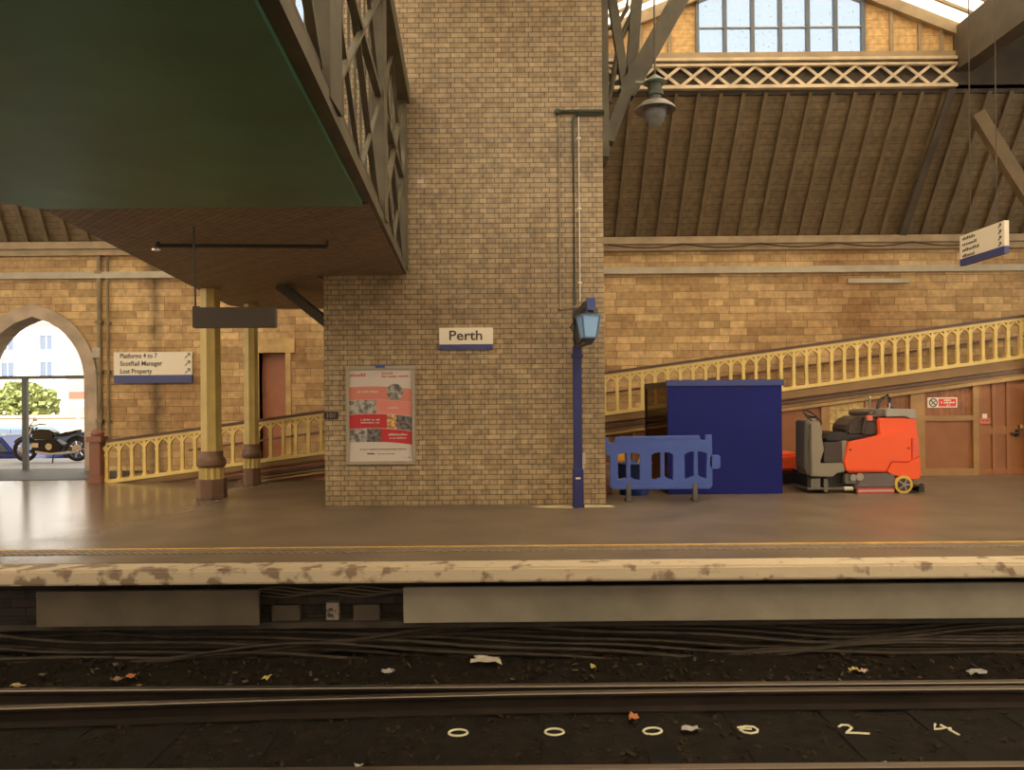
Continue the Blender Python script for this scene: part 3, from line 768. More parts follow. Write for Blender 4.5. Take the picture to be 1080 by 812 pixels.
# small number plate at the edge of the pier
a = px(341.8, 442.2, PIER); c = px(357, 434, PIER)
pl = thing('number_plate', 'small dark plate numbered 101 at the left edge of the pier', 'plate', (a.x, PIER, a.z))
B().box(a.x, c.x, PIER-.02, PIER, a.z, c.z).done('plate', mat('dark plate', (.035, .022, .014), .5), pl)
text('lettering', '101', .10, mat('plate lettering', (.24, .19, .15), .5), pl, (a.x+.055, PIER-.023, a.z+.023), wide=.115)
# poster
a = px(366, 490, PIER); c = px(438, 386, PIER)
po = thing('poster_case', 'framed red and white poster on the brick pier', 'poster', (a.x, PIER, a.z))
fw = .05
b = B().box(a.x, c.x, PIER-.05, PIER, a.z, a.z+fw).box(a.x, c.x, PIER-.05, PIER, c.z-fw, c.z).box(a.x, a.x+fw, PIER-.05, PIER, a.z+fw, c.z-fw).box(c.x-fw, c.x, PIER-.05, PIER, a.z+fw, c.z-fw)
b.done('frame', poster_frame, po, bevel=.006)
B().box((a.x+c.x)/2-.07, (a.x+c.x)/2+.07, PIER-.055, PIER-.01, c.z-.025, c.z+.012).done('tab', blue_tab, po)
IX0, IX1, IZ0, IZ1 = a.x+fw, c.x-fw, a.z+fw, c.z-fw
B().box(IX0, IX1, PIER-.02, PIER, IZ0, IZ1).done('sheet', poster_white, po)
W_, H_ = IX1-IX0, IZ1-IZ0
def band(u0, u1, t0, t1, m, name, bow=.02, y=.0225):
    """a curved strip of the poster: u across, t down from the top"""
    n = 8; up = []; lo = []
    for i in range(n+1):
        u = u0 + (u1-u0)*i/n; bo = bow*(1-(2*u-1)**2) - (.025*(u-.5))
        up.append((IX0+u*W_, IZ1-(t0-bo)*H_)); lo.append((IX0+u*W_, IZ1-(t1-bo)*H_))
    B().prism(lo + up[::-1], PIER-y, PIER-.018).done(name, m, po)
band(0, 1, .205, .348, p_pink, 'banner')
band(0, .43, .352, .50, p_grey, 'picture'); band(.43, 1, .352, .50, p_coral, 'banner')
band(0, .60, .505, .66, p_red, 'banner'); band(.60, .75, .505, .66, p_amber, 'picture'); band(.75, 1, .505, .66, p_dark, 'picture')
band(0, .5, .665, .81, p_grey, 'picture', y=.0222); band(.28, .5, .665, .81, p_dark, 'picture', y=.0228); band(.5, 1, .665, .81, p_red, 'banner')
b = B().lathe([(.125, -.0245), (.125, -.02)], (IX0+.73*W_, PIER, IZ1-.245*H_), 24, axis='y'); b.done('picture', p_grey, po)
illegible(po, [(IX0+.02*W_, IX0+.27*W_, IZ1-.075*H_, .05), (IX0+.52*W_, IX0+.72*W_, IZ1-.05*H_, .03), (IX0+.52*W_, IX0+.97*W_, IZ1-.085*H_, .035)], PIER-.022, mat('poster coral ink', (.52, .16, .12), .5))
illegible(po, [(IX0+.13*W_, IX0+.47*W_, IZ1-.25*H_, .028), (IX0+.62*W_, IX0+.78*W_, IZ1-.425*H_, .024), (IX0+.18*W_, IX0+.48*W_, IZ1-.555*H_, .026), (IX0+.18*W_, IX0+.48*W_, IZ1-.585*H_, .022), (IX0+.62*W_, IX0+.92*W_, IZ1-.72*H_, .028), (IX0+.64*W_, IX0+.9*W_, IZ1-.755*H_, .022)], PIER-.0245, poster_white)
illegible(po, [(IX0+.16*W_, IX0+.9*W_, IZ1-.875*H_, .014), (IX0+.27*W_, IX0+.40*W_, IZ1-.925*H_, .022), (IX0+.45*W_, IX0+.72*W_, IZ1-.925*H_, .012), (IX0+.86*W_, IX0+.98*W_, IZ1-.965*H_, .012)], PIER-.022, ink)
# hanging direction sign, right: it stands square to the platform edge
SX = 6.78
hs = thing('direction_sign', 'hanging direction sign with four arrows at the upper right', 'sign', (SX, 10.8, 3.55))
B().box(SX, SX+.07, 10.29, 11.31, 3.65, 4.0).done('board', white_sign, hs, bevel=.004)
B().box(SX, SX+.07, 10.29, 11.31, 3.55, 3.65).done('stripe', navy_sign, hs)
for k in range(4):
    zz = 3.965 - .085*k
    b = B(); x = 11.24; n_ = (8, 9, 11, 8)[k]
    for j in range(n_):
        ww = random.uniform(.025, .042); h = random.choice((.03, .03, .045))
        b.box(SX-.003, SX+.001, x-ww*.75, x, zz-.045, zz-.045+h); x -= ww*1.15
    b.done('lettering', ink, hs)
    b = B(); y0 = 10.38; z0 = zz-.02; s = .05
    b.beam((SX-.002, y0+s/2, z0-s/2), (SX-.002, y0-s/2, z0+s/2), .008, .014, up=(1, 0, 0)).beam((SX-.002, y0+s*.1, z0+s/2), (SX-.002, y0-s/2, z0+s/2), .008, .014, up=(1, 0, 0)).beam((SX-.002, y0-s/2, z0+s/2), (SX-.002, y0-s/2, z0-s*.1), .008, .014, up=(1, 0, 0))
    b.done('arrow', ink, hs)
for yy in (10.5, 11.1): B().tube([(SX+.035, yy, 4.0), (SX+.035, yy, 9.9)], .007, 6).done('rod', dark_timber, hs)

# ------------------------------------------------------------------ conduits on the pier
cy = PIER-.03
a = px(588, 119, PIER)
cd_ = thing('pier_conduit', 'dark green conduit pipe from the pier corner down to the lamp', 'pipe', (px(605, 300, PIER).x, PIER, 3))
xx = px(605, 200, PIER).x; ztop = px(610, 121, PIER).z
B().tube([(1.42, cy, ztop), (xx+.08, cy, ztop), (xx+.03, cy, ztop-.03), (xx, cy, ztop-.10), (xx, cy, px(605, 322, PIER).z)], .022, 8).done('pipe', pipe_green, cd_)
B().tube([(1.42, cy-.02, a.z), (a.x, cy-.02, a.z)], .03, 8).ball((a.x, cy-.02, a.z), .05, .04, .05).done('cross_pipe', pipe_green, cd_)
xx = px(590, 220, PIER).x
tag(B().tube([(xx, PIER-.015, a.z-.03), (xx, PIER-.015, px(590, 322, PIER).z), (xx+.02, PIER-.015, px(590, 327, PIER).z), (xx+.17, PIER-.015, px(590, 325, PIER).z), (xx+.26, PIER-.015, px(605, 332, PIER).z)], .014, 6).ball((xx, PIER-.02, px(590, 326, PIER).z), .03, .018, .03).done('thin_conduit', pipe_mat), 'thin brown conduit running down the brick pier left of the white wire', 'pipe', kind='thing')
xx = px(611, 220, PIER).x
b = B().tube([(xx, PIER-.02, px(611, 124, PIER).z), (xx, PIER-.02, px(611, 318, PIER).z)], .0095, 6)
for yy in (146, 220, 298): b.box(xx-.03, xx+.03, PIER-.025, PIER, px(611, yy, PIER).z-.012, px(611, yy, PIER).z+.012)
tag(b.done('white_wire', wire_white), 'straight white wire clipped down the brick pier above the lamp', 'wire', kind='thing')

# ------------------------------------------------------------------ lamp post
LD = 11.06
l0 = px(610, 534, LD); LX = l0.x
lp = thing('lamp_post', 'navy square lamp post with lantern in painted sky-reflection blue against the brick pier', 'lamp', (LX, LD, 0))
zt_ = px(609, 365, LD).z
B().box(LX-.062, LX+.062, LD-.062, LD+.062, .56, zt_).done('pole', navy_post, lp, bevel=.008)
B().box(LX-.085, LX+.085, LD-.085, LD+.085, 0, .05).box(LX-.075, LX+.075, LD-.075, LD+.075, .05, .57).done('base', navy_post, lp, bevel=.008)
B().box(LX-.04, LX+.03, LD-.079, LD-.07, .42, .445).done('plate', white_sign, lp)
zc = px(609, 375, LD).z
B().box(LX-.085, LX+.085, LD-.085, LD+.085, zc-.03, zc+.02).done('collar', navy_post, lp, bevel=.01)
B().box(LX-.05, LX+.05, LD-.05, LD+.05, zt_, px(609, 325, LD).z).done('upper_post', mat('dark lamp iron', (.05, .042, .035), .5, var=.2), lp)
za = px(620, 323, 10.5).z
# arm that reaches towards the tracks and carries the lantern
hd = px(625, 320, 10.35)
B().beam((LX, LD, za-.12), (hd.x-.04, 10.42, za+.0), .13, .13).done('arm', MC['dark lamp iron'], lp)
B().box(hd.x-.075, hd.x+.045, 10.36, 10.47, za-.07, za+.10).done('arm_end', navy_light, lp)
# lantern: square tapering glass with a frame
lc = px(621, 346, 10.42)
lx, ly = lc.x, 10.45
zh, zl = px(620, 333, 10.42).z, px(620, 356, 10.42).z
wt, wb = .128, .088
def ring_pts(w_, z): return [Vector((lx+sx*w_, ly+sy*w_, z)) for sx, sy in ((-1, -1), (1, -1), (1, 1), (-1, 1))]
rot = Matrix.Rotation(math.radians(12), 3, 'Z')
def rr_(w_, z):
    return [Vector((lx, ly, 0)) + rot @ Vector((sx*w_, sy*w_, 0)) + Vector((0, 0, z)) for sx, sy in ((-1, -1), (1, -1), (1, 1), (-1, 1))]
A_, C_ = rr_(wb, zl), rr_(wt, zh)
for i in range(4):
    j = (i+1) % 4
    B().hexa([A_[i], A_[j], C_[j], C_[i]] + [p*.97 + Vector((lx, ly, p.z))*.03 for p in (A_[i], A_[j], C_[j], C_[i])]).done('pane', lant_sky_glass, lp)
b = B()
for i in range(4): b.beam(A_[i], C_[i], .022, .022)
for R_ in (A_, C_):
    for i in range(4): b.beam(R_[i], R_[(i+1) % 4], .022, .022)
b.done('lantern_frame', mat('lantern frame blue', (.10, .17, .30), .4), lp)
P1, P2, P3 = rr_(wb, zl-.01), rr_(.05, zl-.09), None
B().hexa(rr_(.03, zl-.10) + rr_(wb, zl-.005)).done('lantern_base', MC['dark lamp iron'], lp)
B().hexa(rr_(wt*.9, zh) + rr_(.05, zh+.07)).lathe([(.05, 0), (.06, .03), (.03, .05)], (lx, ly, zh+.07), 12).done('lantern_top', MC['dark lamp iron'], lp)
b = B()
for k in (-1, 1):
    b.tube([(lx+k*.115, ly, zh), (lx+k*.125, ly, zh+.06), (lx+k*.10, ly, zh+.11), (lx+k*.03, ly, zh+.13)], .010, 6)
b.tube([(LX-.02, LD-.05, zl-.06), (LX-.03, LD-.2, zl-.09), (lx-.08, ly+.15, zl-.10), (lx, ly, zl-.08)], .022, 6).tube([(LX-.06, LD-.05, za-.3), (LX-.10, LD-.1, za-.25), (LX-.05, LD-.15, za-.18)], .012, 6)
b.beam((LX, LD-.02, zl-.02), (lx-.06, ly+.12, zl+.02), .05, .10).beam((LX-.02, LD-.02, zh-.02), (lx-.08, ly+.10, zh), .03, .03).beam((LX-.06, LD-.1, zl), (LX-.06, LD-.35, zh), .02, .02)
b.done('scroll_bracket', MC['dark lamp iron'], lp)
B().lathe([(.03, 0), (.045, .06), (.03, .12)], (lx, ly, zl+.02), 12).done('bulb', white_sign, lp)
ss = px(616, 482, LD)
B().box(LX+.062, LX+.11, LD-.05, LD+.03, ss.z-.10, ss.z+.06).box(LX+.062, LX+.095, LD-.055, LD+.03, ss.z-.17, ss.z-.12).done('switch_box', band_grey, lp, bevel=.006)

# globe lamp hanging beside the pier
gd = 11.6
gq = px(691, 110, gd)
gl = thing('globe_lamp', 'glass globe lamp with wide shade hanging right of the pier top', 'lamp', (gq.x, gd, gq.z-.4))
zc = gq.z
B().lathe([(.02, .46), (.17, .345), (.185, .33), (.17, .32)], (gq.x, gd, zc), 20).box(gq.x-.30, gq.x-.1, gd-.02, gd+.02, .325+zc, .36+zc).done('cap_disc', mat('pale green cap', (.22, .24, .18), .5), gl, smooth=True)
B().lathe([(.11, .31), (.11, .2), (.13, .18), (.13, .13)], (gq.x, gd, zc), 16).done('neck', pipe_green, gl, smooth=True)
B().lathe([(.07, .14), (.10, .12), (.085, .05), (.12, .03)], (gq.x, gd, zc), 16).done('glass_neck', globe_glass, gl, smooth=True)
B().lathe([(.11, .05), (.20, .02), (.30, -.06), (.315, -.10), (.29, -.085), (.19, -.01), (.11, .02)], (gq.x, gd, zc), 28).done('shade', mat('lamp shade enamel', (.22, .19, .16), .4), gl, smooth=True)
B().lathe([(.17, -.0), (.185, -.08), (.175, -.17), (.13, -.28), (.06, -.35), (.01, -.37)], (gq.x, gd, zc), 24).done('globe', globe_glass, gl, smooth=True)
B().tube([(gq.x, gd, zc+.4), (gq.x, gd, 8.5)], .015, 6).done('rod', bridge_paint, gl)

# ------------------------------------------------------------------ blue hoarding
HD = 12.4
a = px(705, 520.5, HD); c = px(824.5, 400, HD); HX0, HX1, HZ = a.x, c.x, c.z
bk = 14.55
ho = thing('hoarding', 'tall navy blue hoarding box standing on the platform', 'hoarding', ((HX0+HX1)/2, HD, 0))
B().box(HX0, HX1, HD, HD+.05, .0, HZ-.06).box(HX1-.05, HX1, HD+.05, bk, 0, HZ-.06).done('panel', navy, ho, bevel=.004)
B().box(HX0-.02, HX1+.03, HD-.03, HD+.06, HZ-.10, HZ).box(HX1-.03, HX1+.03, HD, bk, HZ-.10, HZ).done('cap', navy_light, ho, bevel=.006)
B().box(HX0, HX0+.04, HD+.05, bk, HZ-.12, HZ-.02).box(HX0, HX0+.05, bk-.05, bk, 0, HZ-.1).box(HX0, HX0+.04, HD+.05, bk, 0, .08).done('side_frame', mat('dark hoarding frame', (.03, .028, .026), .5), ho)
B().box(HX0+.01, HX0+.02, HD+.05, bk-.05, .08, HZ-.12).done('side_sheet', smoked, ho)

# ------------------------------------------------------------------ blue plastic barrier
BD = 11.62
x0, x1 = px(643.5, 490, BD).x, px(750.5, 490, BD).x
z1 = px(690, 460.5, BD).z; z0 = px(690, 515.5, BD).z
ba = thing('safety_barrier', 'blue plastic safety barrier in front of the navy hoarding', 'barrier', ((x0+x1)/2, BD, 0))
s = (x1-x0)/(640-118)             # metres per pixel of the close-up this was measured from
U = lambda u: x0 + (u-118)*s
V = lambda v: z1 - (v-348)*s
holes = [[(155, 440), (175, 430), (203, 428), (203, 560), (185, 560), (155, 572)], [(220, 428), (250, 428), (273, 440), (273, 572), (245, 570), (220, 556)],
         [(328, 440), (352, 428), (378, 426), (378, 556), (350, 570), (328, 566)], [(394, 426), (425, 428), (443, 442), (443, 572), (415, 566), (394, 552)],
         [(498, 440), (522, 426), (549, 422), (549, 550), (522, 562), (498, 570)], [(566, 422), (595, 426), (615, 436), (615, 566), (590, 562), (566, 548)]]
outl = [(118, 600), (118, 440), (90, 440), (90, 352), (108, 352), (108, 380), (140, 380), (150, 348), (575, 345), (583, 368), (612, 368), (612, 342), (638, 342), (640, 445), (640, 600), (628, 615), (130, 615)]
Mb = Matrix.Translation((0, BD, 0)) @ UP
cut_plate('panel', [(U(p), V(q)) for p, q in outl], [[(U(p), V(q)) for p, q in h] for h in holes], .05, barrier_blue, ba, Mb, bevel=.006)
B().box(U(150), U(578), BD-.045, BD+.045, V(362), V(347)).box(U(130), U(630), BD-.04, BD+.04, V(616), V(600)).box(U(160), U(590), BD-.035, BD+.035, V(408), V(400)).done('rib', barrier_blue, ba, bevel=.005)
cut_plate('hinge_lug', [(U(630), V(455)), (U(640), V(447)), (U(675), V(447)), (U(682), V(455)), (U(682), V(505)), (U(672), V(513)), (U(640), V(513)), (U(630), V(500))], [], .05, barrier_blue, ba, Mb, bevel=.006)
for p in (211, 553):
    f = B().box(U(p)-.035, U(p)+.035, BD-.05, BD+.05, .03, V(585)).box(U(p)-.05, U(p)+.05, BD-.11, BD+.11, .0, .04)
    f.done('foot', foot_grey, ba, bevel=.008)

# things behind the barrier
q = px(661, 500, 12.5)
bu = thing('bucket', 'deep blue tub behind the left end of the blue barrier', 'tub', (q.x+.12, 12.5, 0))
B().lathe([(.24, 0), (.29, .5), (.31, .52), (.29, .54), (.27, .50)], (q.x+.12, 12.5, 0), 20).done('tub', bucket_blue, bu, smooth=True)
qa = px(654, 482, 12.45)
tag(B().box(qa.x-.07, qa.x+.07, 12.38, 12.52, .535, .72).done('amber_lamp', orange_y, bevel=.03), 'small amber block on the blue tub behind the barrier', 'block', kind='thing')
tag(B().beam((q.x+.17, 12.42, .50), (q.x+.30, 12.48, .82), .02, .02).done('stick', paper), 'thin pale stick leaning in the blue tub', 'stick', kind='thing')
q = px(637, 500, 11.55)
tag(B().box(q.x-.05, q.x+.035, 11.5, 11.62, 0, px(637, 473, 11.55).z).done('short_post', mat('rusty red post', (.15, .05, .03), .6, var=.3), bevel=.01), 'short rusty red post beside the right corner of the pier', 'post', kind='thing')
q = px(643, 515, 12.1)
tag(B().ball((q.x+.0, 12.25, .28), .16, .14, .28, 2, .12).done('rubbish_bag', mat('mottled sack', (.30, .16, .10), .7, var=.6, vscale=9)), 'mottled sack behind the left end of the barrier', 'sack', kind='thing')

# ------------------------------------------------------------------ ride-on scrubber
SD = 12.35
k = SD/F/7.2
ox, oz = px(848, 521.5, SD).x, 0.0
def sp(pts): return [(ox + (x-130)*k, (731-z)*k) for x, z in pts]
rs = thing('floor_scrubber', 'orange and grey ride-on floor scrubber parked beside the hoarding', 'floor scrubber', (ox+.9, SD+.45, 0))
Ya, Yb = SD, SD+.9
B().prism(sp([(452, 560), (432, 490), (465, 342), (905, 250), (940, 310), (945, 480), (915, 497), (790, 490), (748, 566)]), Ya-.02, Ya+.06).done('side_panel', orange, rs, bevel=.012)
B().prism(sp([(700, 160), (990, 162), (1002, 250), (1012, 450), (1018, 600), (1000, 628), (960, 628), (800, 590), (745, 575), (470, 575), (470, 400), (640, 310), (710, 290)]), Ya+.02, Yb).done('tank', orange, rs, bevel=.02)
B().prism(sp([(795, 498), (915, 505), (950, 485), (1014, 455), (1018, 600), (1000, 626), (960, 628), (800, 592), (762, 566)]), Ya-.012, Ya+.03).done('rear_skirt', orange, rs, bevel=.008)
B().prism(sp([(955, 315), (1004, 305), (1012, 445), (955, 475)]), Ya-.008, Ya+.03).done('corner_panel', mat('paler orange plastic', (.78, .11, .045), .4), rs, bevel=.006)
B().prism(sp([(755, 96), (775, 88), (985, 95), (992, 165), (940, 168), (915, 150), (760, 152)]), Ya+.0, Yb).done('tank_lid', grey_lt, rs, bevel=.012)
B().prism(sp([(160, 178), (198, 174), (200, 300), (196, 590), (182, 600), (158, 540)]), Ya+.10, Ya+.52).done('front_shield', grey_dk, rs, bevel=.02)
B().prism(sp([(192, 200), (255, 180), (275, 260), (272, 300), (288, 400), (255, 500), (440, 498), (446, 568), (382, 575), (352, 606), (190, 600), (186, 350)]), Ya, Ya+.62).done('front_body', grey_pl, rs, bevel=.015)
B().prism(sp([(285, 345), (430, 340), (430, 497), (290, 495)]), Ya+.02, Yb-.02).done('battery_box', brown_pl, rs, bevel=.01)
B().prism(sp([(425, 335), (462, 332), (436, 490), (428, 498)]), Ya+.015, Yb-.02).done('box_edge', grey_pl, rs)
B().prism(sp([(325, 330), (345, 290), (400, 268), (475, 270), (500, 290), (705, 268), (710, 310), (470, 340)]), Ya+.12, Yb-.12).done('seat', black_pl, rs, bevel=.02)
B().prism(sp([(485, 265), (498, 215), (540, 170), (605, 142), (640, 160), (610, 290), (500, 292)]), Ya+.15, Yb-.15).done('backrest', brown_pl, rs, bevel=.03)
B().prism(sp([(610, 150), (715, 165), (715, 285), (605, 290)]), Ya+.08, Yb-.08).done('seat_mount', brown_pl, rs, bevel=.015)
B().box(*[sp([(620, 0)])[0][0], sp([(665, 0)])[0][0]], Ya+.02, Ya+.10, sp([(0, 180)])[0][1], sp([(0, 140)])[0][1]).done('control_knob', red_pale, rs, bevel=.01)
B().prism(sp([(255, 180), (283, 155), (300, 160), (275, 260)]), Ya+.4, Ya+.5).done('steering_column', grey_lt, rs)
wc = sp([(282, 155)])[0]
tl = math.radians(26)
B().tube([(wc[0] + .155*math.cos(t)*math.cos(tl), Ya+.45 + .155*math.sin(t), wc[1] - .155*math.cos(t)*math.sin(tl) + .10*math.sin(t)) for t in [2*PI*j/24 for j in range(24)]], .014, 8, closed=True).beam((wc[0]-.14, Ya+.45, wc[1]+.065), (wc[0]+.14, Ya+.45, wc[1]-.065), .03, .02).beam((wc[0], Ya+.31, wc[1]), (wc[0], Ya+.59, wc[1]), .02, .03).done('steering_wheel', black_pl, rs, smooth=True)
B().prism(sp([(640, 118), (665, 98), (756, 94), (758, 152), (650, 150)]), Ya+.06, Yb-.06).done('intake_hood', mat('brown grey hood', (.15, .11, .085), .5), rs, bevel=.012)
hp = sp([(760, 95), (775, 40), (800, 8), (840, -12), (860, 20), (850, 70), (880, 95)])
B().tube([(x, Ya+.3, z) for x, z in hp], .028, 8).done('hose', black_pl, rs, smooth=True)
hp = sp([(712, 92), (712, 30), (714, 10)])
B().tube([(x, Ya+.35, z) for x, z in hp], .012, 8).ball((hp[2][0], Ya+.35, hp[2][1]+.01), .022, .022, .025).done('beacon', steel, rs)
hp = sp([(840, 92), (842, 60), (838, 48)])
B().tube([(x, Ya+.25, z) for x, z in hp], .014, 8).done('latch', steel, rs)
hp = sp([(590, 270), (600, 200), (640, 150), (690, 110)])
B().tube([(x, Ya+.05, z) for x, z in hp], .018, 8).done('hose', brown_pl, rs, smooth=True)
x_ = lambda v: sp([(v, 0)])[0][0]; z_ = lambda v: sp([(0, v)])[0][1]
B().box(x_(180), x_(990), Ya+.15, Yb-.1, z_(690), z_(575)).done('chassis', black_pl, rs)
B().prism(sp([(570, 580), (820, 580), (815, 690), (510, 690), (540, 640)]), Ya-.02, Yb).done('brush_deck', mat('mauve grey deck', (.14, .105, .095), .5), rs, bevel=.02)
B().box(x_(530), x_(810), Ya-.04, Ya+.02, z_(738), z_(690)).done('brush_skirt', red_skirt, rs, bevel=.004)
B().box(x_(535), x_(800), Ya-.045, Ya-.035, z_(717), z_(703)).done('skirt_stripe', mat('pale stripe', (.55, .36, .3), .5), rs)
for u, v, r in ((500, 610, .055), (550, 605, .065)):
    B().lathe([(r, -.03), (r, .05), (r*.5, .055), (r*.5, -.035)], (x_(u), Ya, z_(v)), 16, axis='y').done('pump', steel, rs, smooth=True)
B().box(x_(445), x_(590), Ya+.01, Ya+.12, z_(660), z_(585)).done('pump_bracket', grey_dk, rs, bevel=.01)
wx_, wz_ = x_(883), z_(666)
wh = B().lathe([(.15, -.03), (.15, .06)], (wx_, Ya, wz_), 28, axis='y').done('wheel', wheel_yellow, rs, bevel=.008, smooth=True)
B().lathe([(.105, -.036), (.105, -.028)], (wx_, Ya, wz_), 24, axis='y').done('hub', brown_pl, wh)
b = B()
for j in range(5):
    t = 2*PI*j/5; b.beam((wx_, Ya-.04, wz_), (wx_+.10*math.cos(t), Ya-.04, wz_+.10*math.sin(t)), .02, .035, up=(0, 1, 0))
b.lathe([(.03, -.05), (.03, -.03)], (wx_, Ya, wz_), 12, axis='y').done('spokes', steel, wh)
B().lathe([(.14, -.05), (.14, .05)], (wx_, Yb-.06, wz_), 24, axis='y').done('wheel', rubber, rs, smooth=True)
B().lathe([(.11, -.05), (.11, .05)], (x_(340), Ya+.45, .11), 20, axis='y').done('wheel', rubber, rs, smooth=True)
B().box(x_(165), x_(470), Ya+.02, Ya+.6, z_(700), z_(688)).box(x_(190), x_(260), Ya+.03, Ya+.2, z_(690), z_(620)).box(x_(290), x_(320), Ya+.03, Ya+.2, z_(720), z_(620)).done('front_bumper', grey_dk, rs)
B().lathe([(.035, 0), (.035, .14)], (x_(440), Ya+.03, z_(695)), 10, axis='x').done('roller', mat('cream roller', (.6, .52, .4), .5), rs)
B().beam((x_(950), Ya+.45, z_(680)), (x_(1045), Ya+.45, z_(690)), .8, .04).box(x_(1000), x_(1040), Ya-.02, Yb+.02, z_(722), z_(680)).lathe([(.03, 0), (.03, .05)], (x_(1030), Ya, z_(675)), 10, axis='y').done('squeegee', rubber, rs)
for u, v in ((480, 398), (922, 390)):
    B().lathe([(.016, -.028), (.016, -.018)], (x_(u), Ya, z_(v)), 10, axis='y').done('bolt', black_pl, rs)
# second machine half hidden by the hoarding
s2 = thing('floor_sweeper', 'low red topped machine half hidden behind the hoarding', 'floor machine', (px(838, 505, 13.9).x, 13.9, 0))
a = px(820, 513, 13.6); c = px(853, 478, 13.6); m0 = px(838, 497, 13.6)
B().box(a.x-.15, c.x-.02, 13.65, 14.4, 0.02, m0.z).done('base', black_pl, s2, bevel=.03)
B().prism([(a.x-.15, m0.z), (c.x-.03, m0.z), (c.x-.03, c.z-.02), (c.x-.2, c.z), (a.x+.12, c.z-.03), (a.x-.05, c.z-.1)], 13.66, 14.38).done('hood', orange, s2, bevel=.05, smooth=True)

# ------------------------------------------------------------------ below the platform edge
FD = 7.33
za_, zb_ = px(750, 617, FD).z, px(750, 654.5, FD).z
def fascia(x0, x1, label, mm, z1=za_, z0=zb_):
    t = thing('fascia_panel', label, 'panel', ((x0+x1)/2, FD, z0))
    B().box(x0, x1, FD, FD+.03, z0, z1-.05).box(x0, x1, FD-.008, FD+.05, z1-.06, z1).done('sheet', mm, t, bevel=.006)
    b = B(); n = max(2, int((x1-x0)/1.4))
    for i in range(n):
        xx = x0 + (x1-x0)*(i+.5)/n; b.box(xx-.03, xx+.03, FD+.03, EDGE+.458, z1-.12, z1-.06)
    b.done('bracket', box_grey, t)
pm = mat('brown grey metal fascia', (.13, .098, .06), .5, metal=.25, var=.25, vscale=2)
fascia(px(38, 640, FD).x, px(273.5, 640, FD).x, 'shorter brown grey panel under the left of the platform edge', pm, za_-.01, zb_-.01)
fascia(px(425.5, 640, FD).x, 9.5, 'long grey panel under the right of the platform edge', panel_grey)
JD = 7.52
for (xa, xb, ya, yb, lab) in ((288, 316, 654, 638.5, 'grey junction box left of the white labelled box under the platform edge'), (374, 400, 654, 638, 'grey junction box right of the white labelled box under the platform edge')):
    a = px(xa, ya, JD); c = px(xb, yb, JD)
    t = thing('junction_box', lab, 'box', ((a.x+c.x)/2, JD, a.z), 'junction boxes under the platform edge')
    B().box(a.x, c.x, JD, EDGE+.459, a.z, c.z).done('body', box_grey, t, bevel=.008)
    B().box(a.x-.008, c.x+.008, JD-.02, JD, a.z-.005, c.z+.008).done('lid', box_grey, t, bevel=.006)
a = px(344, 657, JD); c = px(357, 635.5, JD)
t = thing('labelled_box', 'small white marked box between two grey junction boxes', 'box', ((a.x+c.x)/2, JD, a.z))
B().box(a.x, c.x, JD, EDGE+.459, a.z, c.z).done('body', mat('worn white box', (.36, .28, .2), .6, col2=(.12, .085, .06), vscale=22, thr=(.38, .5)), t, bevel=.006)
B().box(a.x+.02, a.x+.075, JD-.004, JD, a.z+.06, a.z+.09).box(a.x+.03, a.x+.07, JD-.004, JD, a.z+.12, a.z+.15).done('mark', ink, t)
# ledge and cables
S('trim_12', B().box(-14, 14, EDGE+.30, EDGE+.5, -.66, -.60), mat('ledge earth', (.05, .034, .02), .8, var=.4), 'narrow dark ledge under the panels')
def sagcable(y, z, amp, r, ph, lam):
    pts = []
    for i in range(70):
        x = -10.5 + 21*i/69
        pts.append((x, y + .02*math.sin(x*1.7+ph), z + amp*math.sin(2*PI*x/lam + ph) + .35*amp*math.sin(2*PI*x/(lam*.43) + ph*2)))
    return pts
for bi, (z0, lab, n) in enumerate(((-.66, 'uppermost bundle of black cables along the wall below the platform', 4), (-.79, 'middle bundle of black cables along the wall below the platform', 5), (-.90, 'lowest bundle of black cables lying above the ballast', 4))):
    t = thing('cable_bundle', lab, 'cables', (0, 7.58, z0), 'cable bundles below the platform edge')
    for i in range(n):
        B().tube(sagcable(7.56 - .035*i - .02*bi, z0 - .030*i, .045 + .012*i, .016 + .004*(i % 2), bi*1.3 + i*.5, 4.6 + .5*i), .016 + .005*(i % 2), 6).done('cable', cable_mat, t, smooth=True)
t = thing('cable_bundle', 'tangle of pale wires above the junction boxes under the platform edge', 'cables', (-2, 7.55, -.25))
for i in range(4):
    B().tube([( -2.55 + 1.6*j/14, 7.5+.015*i, -.28 - .025*i + .02*math.sin(j*.9+i)) for j in range(15)], .008, 5).done('wire', mat('pale dusty wire', (.13, .10, .065), .6), t)

# rails
def rail(path, label, bevel=0):
    t = thing('rail', label, 'rail', (0, path[0][1], -1.06))
    prof_b = [(-.07, 0), (.07, 0), (.07, .012), (.012, .035), (.012, .115), (.034, .128), (.034, .15), (-.034, .15), (-.034, .128), (-.012, .115), (-.012, .035), (-.07, .012)]
    prof_h = [(-.034, .15), (.034, .15), (.031, .158), (-.031, .158)]
    for nm, pf, m in (('web', prof_b, rail_rust), ('head', prof_h, rail_top)):
        b = B(); rings = [[b.bm.verts.new((x, y + p[0], -1.06 + p[1])) for p in pf] for x, y in path]
        n = len(pf)
        for A, C in zip(rings, rings[1:]):
            for i in range(n): b.bm.faces.new((A[i], A[(i+1) % n], C[(i+1) % n], C[i]))
        b.bm.faces.new(rings[0]); b.bm.faces.new(rings[-1][::-1])
        b.done(nm, m, t)
    return t
rail([(-13, 6.56), (13, 6.56)], 'running rail nearest the platform wall')
rail([(-13, 5.4), (-9, 5.80), (-6, 6.05), (-4.2, 6.18), (-2, 6.31), (0, 6.39), (2, 6.42), (13, 6.42)], 'switch rail curving away from the running rail towards the left')
